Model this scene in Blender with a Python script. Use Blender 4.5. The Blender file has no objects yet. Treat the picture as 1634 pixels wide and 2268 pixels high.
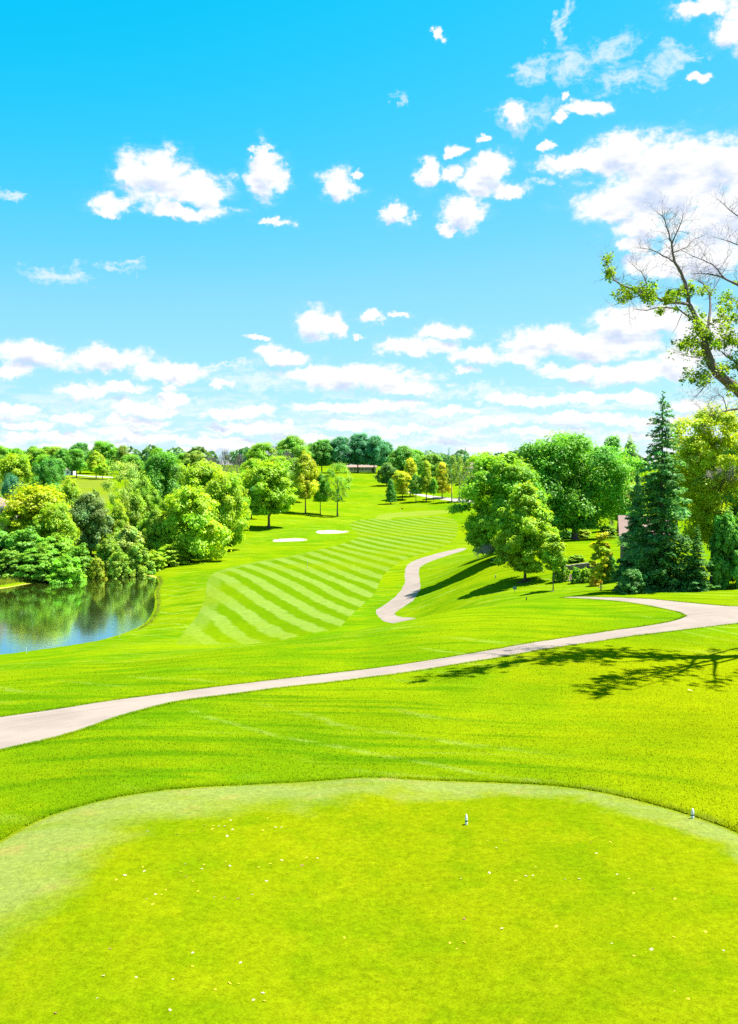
import bpy, bmesh, math, random
import numpy as np
from mathutils import Vector, Matrix
from mathutils.geometry import delaunay_2d_cdt

S = bpy.context.scene
COL = S.collection
R = math.radians

# ------------------------------------------------------------------ camera
F = 2097.0                      # focal length in pixels of a 1634 x 2268 frame
CX, CY = 817.0, 1134.0
PITCH = R(2.84)
CAMZ = 8.0
cam_d = bpy.data.cameras.new('camera')
cam = bpy.data.objects.new('camera', cam_d)
COL.objects.link(cam)
cam.location = (0, 0, CAMZ)
cam.rotation_euler = (math.pi / 2 - PITCH, 0, 0)
cam_d.sensor_fit = 'VERTICAL'
cam_d.angle = 2 * math.atan(1134.0 / F)
cam_d.clip_start = 0.1
cam_d.clip_end = 6000
S.camera = cam

# ------------------------------------------------------------------ light
SUN_EL, SUN_AZ = R(63), R(70)            # azimuth clockwise from +Y
sun_d = bpy.data.lights.new('sun', 'SUN')
sun_d.energy = 4.6
sun_d.angle = R(0.53)
sun_d.color = (1.0, 0.95, 0.86)
sun = bpy.data.objects.new('sun', sun_d)
COL.objects.link(sun)
to_sun = Vector((math.sin(SUN_AZ) * math.cos(SUN_EL), math.cos(SUN_AZ) * math.cos(SUN_EL), math.sin(SUN_EL)))
sun.rotation_euler = (-to_sun).to_track_quat('-Z', 'Y').to_euler()
sun.location = (60, 20, 90)

S.view_settings.view_transform = 'Standard'
S.view_settings.look = 'None'
S.view_settings.gamma = 1.0
S.view_settings.use_curve_mapping = False
S.view_settings.exposure = 1.9
S.cycles.max_bounces = 8
S.cycles.diffuse_bounces = 5
S.cycles.glossy_bounces = 3
S.cycles.transmission_bounces = 6
S.cycles.transparent_max_bounces = 4
S.cycles.sample_clamp_indirect = 6.0
S.cycles.use_denoising = False

def ray(px, py):
    u = (px - CX) / F
    v = (py - CY) / F
    return Vector((u, math.cos(PITCH) - v * math.sin(PITCH), -math.sin(PITCH) - v * math.cos(PITCH)))

def at(px, py, Y):
    d = ray(px, py)
    return Vector((0, 0, CAMZ)) + d * (Y / d.y)

def at_z(px, py, Z):
    d = ray(px, py)
    return Vector((0, 0, CAMZ)) + d * ((Z - CAMZ) / d.z)

# ------------------------------------------------------------------ node helpers
class NT:
    def __init__(s, tree): s.t = tree
    def n(s, typ, _props=None, **ins):
        nd = s.t.nodes.new(typ)
        for k, v in (_props or {}).items(): setattr(nd, k, v)
        for k, v in ins.items():
            sk = nd.inputs[int(k[1:])] if k[0] == 'i' and k[1:].isdigit() else nd.inputs[k.replace('_', ' ')]
            if isinstance(v, bpy.types.NodeSocket): s.t.links.new(v, sk)
            else: sk.default_value = v
        return nd
    def m(s, op, a, b=0.0, c=0.0, clamp=False):
        nd = s.n('ShaderNodeMath', {'operation': op, 'use_clamp': clamp}, i0=a, i1=b, i2=c)
        return nd.outputs[0]
    def v(s, op, a, b=(0, 0, 0), c=(0, 0, 0)):
        nd = s.n('ShaderNodeVectorMath', {'operation': op}, i0=a, i1=b, i2=c)
        return nd.outputs[1] if op in ('LENGTH', 'DOT_PRODUCT', 'DISTANCE') else nd.outputs[0]
    def noise(s, vec, scale, detail=4.0, rough=0.55, dist=0.0, color=False):
        nd = s.n('ShaderNodeTexNoise', Vector=vec, Scale=scale, Detail=detail, Roughness=rough, Distortion=dist)
        return nd.outputs['Color'] if color else nd.outputs['Fac']
    def ss(s, x, a, b, lo=0.0, hi=1.0):
        nd = s.n('ShaderNodeMapRange', {'interpolation_type': 'SMOOTHSTEP'}, i0=x, i1=a, i2=b, i3=lo, i4=hi)
        return nd.outputs[0]
    def mix(s, f, a, b):
        nd = s.n('ShaderNodeMix', {'data_type': 'RGBA'}, i0=f, i6=a, i7=b)
        return nd.outputs[2]
    def xyz(s, v):
        nd = s.n('ShaderNodeSeparateXYZ', i0=v); return nd.outputs
    def cxyz(s, x=0.0, y=0.0, z=0.0):
        return s.n('ShaderNodeCombineXYZ', i0=x, i1=y, i2=z).outputs[0]

def C(r, g, b): return (r, g, b, 1.0)

# ------------------------------------------------------------------ world: sky and clouds
W = bpy.data.worlds.new('World'); S.world = W; W.use_nodes = True
wt = W.node_tree; wt.nodes.clear(); w = NT(wt)
sky = w.n('ShaderNodeTexSky', {'sky_type': 'NISHITA', 'sun_disc': False, 'sun_elevation': SUN_EL, 'sun_rotation': SUN_AZ,
                               'air_density': 1.0, 'dust_density': 0.35, 'ozone_density': 2.5, 'altitude': 300.0})
SKY_STR = 0.1
# the photograph's steep, saturated tone scale on the same physical sky
_r, _g, _b = w.n('ShaderNodeSeparateColor', i0=sky.outputs[0]).outputs[:3]
_rs = w.m('MULTIPLY', _r, 0.05)
_r = w.m('ADD', w.m('MULTIPLY', w.ss(_rs, 0.064, 0.140), 0.085), w.m('MULTIPLY', w.m('MAXIMUM', w.m('SUBTRACT', _rs, 0.115), 0.0), 0.75))
_r = w.m('ADD', _r, 0.001)
_g = w.m('MULTIPLY', w.m('POWER', w.m('MULTIPLY', _g, 0.05), 0.46), 0.556)
_b = w.m('MULTIPLY', w.m('POWER', w.m('MULTIPLY', _b, 0.05), 0.15), 0.44)
skyrad = w.v('MULTIPLY', w.n('ShaderNodeCombineColor', i0=_r, i1=_g, i2=_b).outputs[0], (0.76, 0.76, 0.76))
tc = w.n('ShaderNodeTexCoord').outputs['Generated']
dx, dy, dz = w.xyz(tc)[:3]
az = w.m('ARCTAN2', dx, dy)
el = w.m('ARCTAN2', dz, w.m('SQRT', w.m('ADD', w.m('MULTIPLY', dx, dx), w.m('MULTIPLY', dy, dy))))
P0 = w.cxyz(az, el, 0.0)
# fluffy domain warp, two sizes
wn1 = w.v('SUBTRACT', w.noise(P0, 26.0, 5.0, 0.6, color=True), (0.5, 0.5, 0.5))
wn2 = w.v('SUBTRACT', w.noise(P0, 110.0, 4.0, 0.6, color=True), (0.5, 0.5, 0.5))
WARP = w.v('ADD', w.v('MULTIPLY', wn1, (0.044, 0.024, 0)), w.v('MULTIPLY', wn2, (0.019, 0.012, 0)))

def ang(px, py):
    d = ray(px, py)
    return math.atan2(d.x, d.y), math.atan2(d.z, math.hypot(d.x, d.y))

PUFFS = [  # cumulus: centre and half sizes in frame pixels (turned into directions)
 (345,392,72,52),(425,418,82,34),(300,392,38,26),(412,470,88,15),(245,450,52,18),(240,472,20,10),(590,392,42,44),(578,345,18,30),(750,412,44,32),(790,385,20,10),
 (610,493,40,8),(877,476,28,24),(1030,468,46,36),(990,505,22,18),(1092,372,50,34),(1060,400,40,26),(942,382,26,30),(995,385,30,16),(1006,335,20,13),
 (1130,425,38,16),(1068,308,13,9),(1208,325,20,9),(1138,250,32,19),(1300,240,54,14),(1243,266,16,10),(1245,216,12,8),(1550,170,24,8),
 (1555,14,62,18),(1612,66,36,26),(963,81,13,11),(1690,30,80,50),
 (1390,338,72,42),(1505,372,120,62),(1610,368,66,56),(1300,362,100,20),(1400,452,112,32),(1470,420,150,52),(1430,505,66,30),(1395,545,42,15),(1480,582,92,26),
 (1590,480,90,64),(1565,560,105,44),(1700,450,120,110),
 (700,715,44,34),(748,718,24,26),(820,706,26,16),(885,697,28,8),(795,748,14,7),(625,787,62,20),(566,750,26,6),
 (985,733,62,18),(930,766,90,18),(1055,786,58,22),(1030,820,36,10),(1205,758,82,30),(1160,790,50,20),(1380,722,78,38),(1330,768,130,28),(1460,712,70,36),(1560,740,70,40),
 (1290,822,84,16),(1410,826,120,24),(1500,800,66,32),(72,783,72,26),(235,796,108,26),(370,822,90,22),(25,826,46,18),(190,866,56,20),(270,862,60,14),(390,880,46,14),(370,857,22,7),(492,850,22,10),
 (790,836,160,32),(900,856,92,18),(700,828,72,18),(325,906,78,18),(25,908,56,14),(165,931,46,15),(560,908,54,15),(500,918,60,12),(300,936,76,10),(540,946,80,14),
 (760,905,120,12),(860,896,90,12),(1160,884,110,15),(1290,880,80,14),(780,944,66,13),(890,954,70,10),(1090,934,62,12),(1290,922,90,10),(980,912,90,10),(1000,955,60,10),
 (50,945,70,9),(150,968,90,9),(45,968,40,8),(330,970,110,9),(480,976,90,8),(1400,880,60,12),(1430,930,90,10),(1200,960,80,10),(640,938,20,7),(700,965,40,8),(1550,900,60,16)]
WISPS = [(1172,156,60,28),(1243,45,26,75),(1270,150,60,40),(1405,172,100,26),(1350,110,60,40),(30,442,52,16),(122,606,86,24),(262,596,50,14),(885,228,22,20),(580,833,150,40),(480,808,110,6),(1090,870,260,20),
         (300,900,330,30),(900,930,420,30),(1190,410,40,14),(1500,130,60,30),(150,975,330,16),(900,980,460,16),(1400,960,280,26),(1160,255,90,30)]

def field(name, items):
    g = bpy.data.node_groups.new(name, 'ShaderNodeTree')
    g.interface.new_socket('P', in_out='INPUT', socket_type='NodeSocketVector')
    g.interface.new_socket('D', in_out='OUTPUT', socket_type='NodeSocketFloat')
    q = NT(g); gi = q.n('NodeGroupInput'); go = q.n('NodeGroupOutput')
    acc = None
    for (x, y, rx, ry) in items:
        a, e = ang(x, y)
        ix, iy = F / rx, F / ry
        ln = q.v('LENGTH', q.v('MULTIPLY_ADD', gi.outputs[0], (ix, iy, 0), (-a * ix, -e * iy, 0)))
        acc = ln if acc is None else q.n('ShaderNodeMath', {'operation': 'SMOOTH_MIN'}, i0=acc, i1=ln, i2=0.3).outputs[0]
    if acc is None: go.inputs[0].default_value = 9.0
    else: g.links.new(acc, go.inputs[0])
    return g
def use(g, p):
    nd = w.n('ShaderNodeGroup', {'node_tree': g}); wt.links.new(p, nd.inputs[0]); return nd.outputs[0]

Pw = w.v('ADD', P0, WARP)
fbm = w.noise(w.v('ADD', w.v('MULTIPLY', P0, (1, 1.6, 1)), w.v('MULTIPLY', wn1, (0.012, 0.012, 0))), 42.0, 6.0, 0.61)
fb = w.m('MULTIPLY', w.m('SUBTRACT', fbm, 0.5), 1.9)
body = w.ss(w.noise(w.v('MULTIPLY', P0, (1, 2.4, 1)), 26.0, 4.0), 0.34, 0.60)
stre = w.noise(w.v('ADD', w.v('MULTIPLY', P0, (1, 3.0, 1)), w.v('MULTIPLY', wn1, (0.10, 0.10, 0))), 46.0, 6.0, 0.64)
# the low broken deck that runs all round the horizon
deckP = w.v('ADD', w.v('MULTIPLY', P0, (1, 5.5, 1)), w.v('MULTIPLY', wn2, (0.03, 0.05, 0)))
deck = w.noise(deckP, 17.0, 4.0, 0.55)
deck_m = w.m('MULTIPLY', w.ss(el, 0.098, 0.03), w.ss(el, -0.03, 0.0))
a_deck = w.m('MULTIPLY', w.ss(w.m('ADD', deck, w.m('MULTIPLY', w.ss(el, 0.09, 0.0), 0.07)), 0.49, 0.64), w.m('MULTIPLY', deck_m, 0.9))
deck_sh = w.m('MULTIPLY', w.m('MULTIPLY', w.ss(w.noise(w.v('ADD', deckP, (0.0, 0.055, 0)), 17.0, 3.0, 0.5), 0.50, 0.64), a_deck), 0.85)
CLOUD = 0.285
LIT, DIM = C(CLOUD, CLOUD, CLOUD), C(CLOUD * 0.60, CLOUD * 0.71, CLOUD * 0.92)
def background(col):
    return w.n('ShaderNodeBackground', Color=w.v('MULTIPLY', col, (1 / SKY_STR,) * 3), Strength=SKY_STR).outputs[0]
def clouds_here(name, puffs, wisps):
    a_all, sh = a_deck, deck_sh
    if puffs:
        g = field('puffs_' + name, puffs)
        den = w.m('ADD', w.m('SUBTRACT', 1.25, use(g, Pw)), fb)
        a_puff = w.m('ADD', w.m('MULTIPLY', w.ss(den, 0.02, 0.62), 0.90), w.m('MULTIPLY', w.ss(w.m('ADD', den, w.m('MULTIPLY', w.m('SUBTRACT', stre, 0.5), 1.2)), -0.36, 0.5), 0.10))
        den1 = w.m('ADD', w.m('SUBTRACT', 1.02, use(g, w.v('ADD', Pw, (0.004, 0.0115, 0)))), w.m('MULTIPLY', fb, 0.5))
        sh = w.m('MAXIMUM', w.m('MULTIPLY', w.ss(den1, 0.20, 0.95), body), w.m('MULTIPLY', sh, w.m('SUBTRACT', 1.0, a_puff)))
        a_all = w.m('MAXIMUM', a_puff, a_all)
    if wisps:
        dw = use(field('wisps_' + name, wisps), w.v('ADD', P0, w.v('MULTIPLY', WARP, (1.8, 1.8, 0))))
        a_w = w.m('MULTIPLY', w.ss(w.m('ADD', w.m('SUBTRACT', 1.0, dw), w.m('MULTIPLY', w.m('SUBTRACT', stre, 0.5), 2.2)), 0.0, 1.1), 0.62)
        a_all = w.m('MAXIMUM', a_all, a_w)
    return background(w.mix(a_all, skyrad, w.mix(sh, LIT, DIM)))
def boxed(items, reg):
    out = []
    for it in items:
        a, e = ang(it[0], it[1]); mx, my = it[2] / F * 1.75 + 0.035, it[3] / F * 1.75 + 0.025
        if a + mx > reg[0] and a - mx < reg[1] and e + my > reg[2] and e - my < reg[3]: out.append(it)
    return out
def sky_tree(reg, depth=0, name='r'):
    """clouds sorted into a tree of sky regions, so that each direction only looks at the clouds near it"""
    ps, ws = boxed(PUFFS, reg), boxed(WISPS, reg)
    if depth >= 5 or len(ps) * 2 + len(ws) <= 12: return clouds_here(name, ps, ws)
    ax = 0 if (reg[1] - reg[0]) > (reg[3] - reg[2]) * 2.2 else 1
    cs = sorted(ang(i[0], i[1])[ax] for i in ps + ws); cut = cs[len(cs) // 2]
    lo, hi = (reg[0], reg[1]) if ax == 0 else (reg[2], reg[3])
    cut = min(max(cut, lo + 0.3 * (hi - lo)), lo + 0.7 * (hi - lo))
    r1, r2 = list(reg), list(reg); r1[1 + 2 * ax] = cut; r2[2 * ax] = cut
    s1, s2 = sky_tree(r1, depth + 1, name + '0'), sky_tree(r2, depth + 1, name + '1')
    return w.n('ShaderNodeMixShader', i0=w.m('GREATER_THAN', az if ax == 0 else el, cut), i1=s1, i2=s2).outputs[0]
front = sky_tree([-0.62, 0.62, -0.2, 0.62])
# everywhere else the same kind of sky: scattered cumulus over the same deck
restP = w.v('ADD', w.v('MULTIPLY', P0, (1, 2.0, 1)), w.v('MULTIPLY', w.v('SUBTRACT', w.noise(P0, 26.0, 2.0, 0.6, color=True), (0.5, 0.5, 0.5)), (0.04, 0.03, 0)))
rest = w.noise(restP, 5.0, 5.0, 0.55)
away = w.m('MULTIPLY', w.m('MAXIMUM', w.ss(w.m('ABSOLUTE', az), 0.55, 0.8), w.ss(el, 0.6, 0.8)), w.ss(el, 0.0, 0.15))
a_rest = w.m('MULTIPLY', w.ss(rest, 0.54, 0.64), away)
deck2 = w.ss(w.noise(w.v('MULTIPLY', P0, (1, 5.5, 1)), 17.0, 2.0, 0.55), 0.45, 0.62)
back = background(w.mix(w.m('MAXIMUM', a_rest, w.m('MULTIPLY', w.m('MULTIPLY', deck2, deck_m), 0.9)), skyrad, LIT))
in_front = w.m('MULTIPLY', w.m('LESS_THAN', w.m('ABSOLUTE', az), 0.62), w.m('LESS_THAN', el, 0.62))
bg = w.n('ShaderNodeMixShader', i0=in_front, i1=back, i2=front)
wo = w.n('ShaderNodeOutputWorld'); wt.links.new(bg.outputs[0], wo.inputs[0])
W.cycles.sampling_method = 'MANUAL'
W.cycles.sample_map_resolution = 1024

# ------------------------------------------------------------------ object helpers
def mesh_np(name, verts, faces_flat, nper):
    """verts (n,3) array, faces_flat (m,nper) int array"""
    me = bpy.data.meshes.new(name)
    verts = np.asarray(verts, dtype=np.float32); f = np.asarray(faces_flat, dtype=np.int32)
    me.vertices.add(len(verts)); me.vertices.foreach_set('co', verts.ravel())
    me.loops.add(f.size); me.loops.foreach_set('vertex_index', f.ravel())
    me.polygons.add(len(f)); me.polygons.foreach_set('loop_start', np.arange(0, f.size, nper, dtype=np.int32))
    try: me.polygons.foreach_set('loop_total', np.full(len(f), nper, dtype=np.int32))
    except Exception: pass
    me.update(calc_edges=True)
    return me

def obj(name, me, mat=None, parent=None, smooth=False):
    o = bpy.data.objects.new(name, me); COL.objects.link(o)
    if mat is not None and me is not None and not me.materials: me.materials.append(mat)
    if parent is not None: o.parent = parent
    if smooth: me.polygons.foreach_set('use_smooth', np.ones(len(me.polygons), dtype=bool))
    return o

def tag(o, label, cat, group=None, kind=None):
    o['label'] = label
    if cat: o['category'] = cat
    if group: o['group'] = group
    if kind: o['kind'] = kind
    return o

def struct(o, label=None):
    o['kind'] = 'structure'
    if label: o['label'] = label
    return o

def empty(name, loc, label, cat, group=None, rz=0.0):
    o = bpy.data.objects.new(name, None); COL.objects.link(o)
    o.empty_display_size = 0.3
    o.location = loc; o.rotation_euler = (0, 0, rz)
    return tag(o, label, cat, group)

class MB:
    """collects simple solids into one mesh"""
    def __init__(s): s.v = []; s.f = []
    def add(s, vs, fs):
        b = len(s.v); s.v += [tuple(x) for x in vs]; s.f += [tuple(b + i for i in q) for q in fs]
    def box(s, a, b):
        x0, y0, z0 = a; x1, y1, z1 = b
        s.add([(x0,y0,z0),(x1,y0,z0),(x1,y1,z0),(x0,y1,z0),(x0,y0,z1),(x1,y0,z1),(x1,y1,z1),(x0,y1,z1)],
              [(0,3,2,1),(4,5,6,7),(0,1,5,4),(1,2,6,5),(2,3,7,6),(3,0,4,7)])
    def tube(s, pts, rad, n=6, cap=True):
        pts = [Vector(p) for p in pts]; rings = []
        up = Vector((0.13, 0.31, 1)).normalized()
        for i, p in enumerate(pts):
            t = (pts[min(i + 1, len(pts) - 1)] - pts[max(i - 1, 0)])
            t = t.normalized() if t.length > 1e-9 else Vector((0, 0, 1))
            a = t.cross(up)
            if a.length < 0.05: a = t.cross(Vector((1, 0, 0)))
            a.normalize(); b = t.cross(a)
            rings.append([p + (a * math.cos(2 * math.pi * k / n) + b * math.sin(2 * math.pi * k / n)) * rad[i] for k in range(n)])
        vs = [q for r_ in rings for q in r_]; fs = []
        for i in range(len(pts) - 1):
            for k in range(n):
                fs.append((i * n + k, i * n + (k + 1) % n, (i + 1) * n + (k + 1) % n, (i + 1) * n + k))
        if cap:
            fs.append(tuple(range(n - 1, -1, -1))); fs.append(tuple((len(pts) - 1) * n + k for k in range(n)))
        s.add(vs, fs)
    def lathe(s, prof, n=12, c=(0, 0, 0)):
        s.tube([(c[0], c[1], c[2] + z) for z, r_ in prof], [r_ for z, r_ in prof], n)
    def mesh(s, name):
        me = bpy.data.meshes.new(name); me.from_pydata(s.v, [], s.f); me.update(); return me
    def build(s, name, mat, parent=None, smooth=False):
        return obj(name, s.mesh(name), mat, parent, smooth)

# ------------------------------------------------------------------ terrain
WATER_Z = -12.0
ctrl = []                                   # (X, Y, Z)
def cw(*pts): ctrl.extend(pts)
def cp(*pts):
    for (px, py, Y) in pts:
        p = at(px, py, Y); ctrl.append((p.x, p.y, p.z))
cw((-16,-12,0),(0,-12,0),(16,-12,0.3),(-9,4,0),(0,4,0),(9,4,0),(-8.5,12,0),(0,12,0),(8.5,12,0),(-8,18,0),(0,18,0),(8,18,0),(-5,21.8,0),(0,23.5,0),(5,22.5,0),(0,21,0),
   (-14,10,-0.8),(14,10,0.0),(-22,5,-1.8),(24,5,0.6),(-30,20,-3.2),(16,22,-0.3),(30,25,0.2),(-45,-8,-3),(45,-8,1.5),
   (50,60,-0.6),(80,60,0.8),(60,100,-1.5),(110,120,0.0),(100,30,1.5),(-60,50,-6.5),(-110,60,-9),(-110,110,-11.5),(-200,150,-10),(-60,200,-8.7),(-150,200,-7),
   (-150,300,-3.5),(-300,400,3),(150,200,-2.0),(150,300,-2),(300,400,2),(-500,700,6),(0,700,6),(500,700,6),(-1500,1500,8),(0,1500,8),(1500,1500,8),(-700,1000,7),(700,1000,7),(200,120,1))
cp((817,1690,27),(817,1600,34),(817,1505,44),(817,1440,55),(817,1392,66),(0,1750,25.5),(0,1665,31),(0,1590,37),(0,1520,48),(0,1475,70),(0,1455,97),
   (300,1700,26.5),(300,1560,38.5),(300,1480,55),(300,1430,88),(265,1412,108),(550,1600,34.5),(550,1470,51),(550,1428,66),(550,1415,100),(780,1375,108),(905,1366,107),
   (1200,1640,30),(1634,1600,33),(1634,1500,45),(1300,1480,45),(1300,1410,55),(1634,1370,62),(1000,1460,49),(1000,1352,71),(1200,1331,74),(1000,1330,105),(1100,1310,101),
   (1222,1308,95),(1160,1286,105),(1330,1300,95),(1500,1325,73),(1450,1337,68),(1560,1357,64),(1634,1340,68),(1470,1307,82),(1634,1292,86),(1300,1330,74),
   (1280,1250,110),(1310,1193,150),(1250,1200,140),(910,1300,138),(930,1250,162),(1020,1217,185),(1000,1280,130),(940,1310,125),(1085,1240,128),
   (480,1270,160),(400,1340,125),(600,1340,122),(680,1254,170),(640,1197,220),(737,1179,240),(540,1170,250),(742,1143,297),(900,1137,310),(1000,1125,320),(860,1120,335),
   (820,1080,400),(800,1049,485),(1000,1107,345),(910,1088,380),(190,1060,400),(190,1095,320),(100,1052,440),(350,1240,190),(430,1222,205),(100,1262,178),(230,1255,182),(330,1100,300),
   (420,1290,150),(700,1290,146),(800,1210,205),(950,1190,220))
for px, Y, Z in ((550,82,-7.9),(817,85,-7.6),(1000,88,-6.4),(900,95,-8.7),(700,95,-9.4),(100,120,-13.5),(200,140,-13.5),(0,130,-13.5),(300,150,-13),(1150,86,-4.4),(1300,84,-3.3)):
    p = at(px, 1200, Y); ctrl.append((p.x, Y, Z))
ctrl = np.array(ctrl)
def warp(X, Y): return np.stack([np.asarray(X) / (np.asarray(Y) + 40.0) * 2.2, np.log(np.asarray(Y) + 40.0)], -1)
_cw = warp(ctrl[:, 0], ctrl[:, 1])
def _U(r2): return 0.5 * r2 * np.log(r2 + 1e-12)
def _fit(lam=2e-4):
    n = len(_cw)
    K = _U(((_cw[:, None, :] - _cw[None, :, :]) ** 2).sum(-1)) + lam * np.eye(n)
    Pm = np.hstack([np.ones((n, 1)), _cw])
    A = np.zeros((n + 3, n + 3)); A[:n, :n] = K; A[:n, n:] = Pm; A[n:, :n] = Pm.T
    return np.linalg.solve(A, np.concatenate([ctrl[:, 2], np.zeros(3)]))
_sol = _fit()
def h_raw(X, Y):
    q = warp(X, Y).reshape(-1, 2); out = np.empty(len(q)); n = len(_cw)
    for s in range(0, len(q), 20000):
        b = q[s:s + 20000]
        out[s:s + 20000] = _U(((b[:, None, :] - _cw[None]) ** 2).sum(-1)) @ _sol[:n] + _sol[n] + b @ _sol[n + 1:]
    return out.reshape(np.shape(X))

def poly_sd(X, Y, poly):
    """signed distance, negative inside"""
    X = np.asarray(X, float); Y = np.asarray(Y, float); sh = X.shape; X = X.ravel(); Y = Y.ravel()
    d2 = np.full(X.shape, 1e18); ins = np.zeros(X.shape, bool); n = len(poly)
    for i in range(n):
        x0, y0 = poly[i]; x1, y1 = poly[(i + 1) % n]
        ex, ey = x1 - x0, y1 - y0; L = ex * ex + ey * ey + 1e-12
        t = np.clip(((X - x0) * ex + (Y - y0) * ey) / L, 0, 1)
        d2 = np.minimum(d2, (X - x0 - t * ex) ** 2 + (Y - y0 - t * ey) ** 2)
        c = ((y0 > Y) != (y1 > Y)) & (X < ex * (Y - y0) / (ey if abs(ey) > 1e-12 else 1e-12) + x0)
        ins ^= c
    d = np.sqrt(d2); d[ins] *= -1
    return d.reshape(sh)

def smooth_poly(pts, it=2, closed=True):
    pts = [tuple(p[:2]) for p in pts]
    for _ in range(it):
        out = []
        n = len(pts)
        for i in range(n if closed else n - 1):
            a, b = pts[i], pts[(i + 1) % n]
            out.append((a[0] * .75 + b[0] * .25, a[1] * .75 + b[1] * .25)); out.append((a[0] * .25 + b[0] * .75, a[1] * .25 + b[1] * .75))
        if not closed: out = [pts[0]] + out + [pts[-1]]
        pts = out
    return pts

pond_px = [(-420,1510),(-150,1470),(0,1453),(60,1445),(156,1432),(215,1422),(262,1409),(305,1393),(330,1378),(345,1355),(349,1335),(345,1315),(352,1300),(356,1290),(349,1277),(325,1261),(290,1258),(230,1264),(182,1272),(78,1288),(0,1302),(-150,1316),(-420,1345)]
pond_poly = smooth_poly([at_z(x, y, WATER_Z) for x, y in pond_px], 1)
bunk_px = [[(601,1199),(612,1195),(640,1193.5),(665,1194),(683,1196),(676,1199.5),(640,1201),(612,1201.5)],
           [(697,1179),(712,1175.5),(745,1175.5),(777,1178),(765,1182),(730,1183.5),(705,1182.5)]]
def _hitraw(px, py):
    d = ray(px, py); t = np.concatenate([np.arange(10, 120, 0.5), np.arange(120, 800, 2.0)]); t = t / d.y
    X, Y, Z = d.x * t, d.y * t, CAMZ + d.z * t
    i = np.argmax(Z < h_raw(X, Y)); return Vector((X[i], Y[i], Z[i]))
bunk_polys = [smooth_poly([_hitraw(x, y) for x, y in b], 2) for b in bunk_px]

def h_full(X, Y):
    z = h_raw(X, Y)
    sd = poly_sd(X, Y, pond_poly)
    prof = np.where(sd > 0, WATER_Z + 0.16 + 0.16 * sd, WATER_Z + 0.16 + 0.45 * np.maximum(sd, -4))
    k = np.clip(sd / 14.0, 0, 1); k = k * k * (3 - 2 * k)
    z = np.where(sd < 14, prof * (1 - k) + z * k, z)
    for b in bunk_polys:
        s2 = poly_sd(X, Y, b)
        cy = np.mean([p[1] for p in b])
        lip = 0.22 * np.exp(-((s2 - 1.2) / 1.5) ** 2) * np.clip((Y - cy) / 2 + 0.4, 0, 1)
        z = z + np.where(s2 > -0.5, lip, -0.10)
    return z

NR, NC, A_MAX = 430, 520, 1.35
_ln0, _ln1 = math.log(24.0), math.log(1640.0)
_gy = np.exp(np.linspace(_ln0, _ln1, NR)) - 40.0
_ga = np.linspace(-A_MAX, A_MAX, NC)
GY, GA = np.meshgrid(_gy, _ga, indexing='ij')
GX = GA * (GY + 40.0)
GZ = h_full(GX, GY)
def H(X, Y):
    """terrain height, interpolated on the terrain mesh's own nodes"""
    X = np.asarray(X, float); Y = np.asarray(Y, float)
    r = (np.log(np.maximum(Y + 40.0, 24.01)) - _ln0) / (_ln1 - _ln0) * (NR - 1)
    c = (X / (Y + 40.0) + A_MAX) / (2 * A_MAX) * (NC - 1)
    r = np.clip(r, 0, NR - 1.001); c = np.clip(c, 0, NC - 1.001)
    i = r.astype(int); j = c.astype(int); fr = r - i; fc = c - j
    return (GZ[i, j] * (1 - fr) * (1 - fc) + GZ[i + 1, j] * fr * (1 - fc) + GZ[i, j + 1] * (1 - fr) * fc + GZ[i + 1, j + 1] * fr * fc)
_tt = np.concatenate([np.arange(9, 120, 0.2), np.arange(120, 1500, 1.0)])
def hit(px, py):
    d = ray(px, py); t = _tt / d.y
    X, Y, Z = d.x * t, d.y * t, CAMZ + d.z * t
    below = Z < H(X, Y)
    if not below.any(): i = len(t) - 1
    else: i = int(np.argmax(below))
    return Vector((X[i], Y[i], float(H(X[i], Y[i]))))
def ground(x, y): return Vector((x, y, float(H(x, y))))

# ------------------------------------------------------------------ ground materials
def new_mat(name):
    m = bpy.data.materials.new(name); m.use_nodes = True; m.node_tree.nodes.clear(); return m, NT(m.node_tree)
def finish(m, q, shader):
    o = q.n('ShaderNodeOutputMaterial'); m.node_tree.links.new(shader, o.inputs[0]); return m
def principled(q, color, rough=0.8, spec=0.2, normal=None, **kw):
    nd = q.n('ShaderNodeBsdfPrincipled', Base_Color=color, Roughness=rough)
    nd.inputs['Specular IOR Level'].default_value = spec
    for k, v in kw.items():
        sk = nd.inputs[k.replace('_', ' ')]
        if isinstance(v, bpy.types.NodeSocket): q.t.links.new(v, sk)
        else: sk.default_value = v
    if normal is not None: q.t.links.new(normal, nd.inputs['Normal'])
    return nd.outputs[0]
def bump(q, hgt, strength=0.5, dist=0.02):
    return q.n('ShaderNodeBump', Strength=strength, Distance=dist, Height=hgt).outputs[0]
def pos(q): return q.n('ShaderNodeNewGeometry').outputs['Position']

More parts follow.
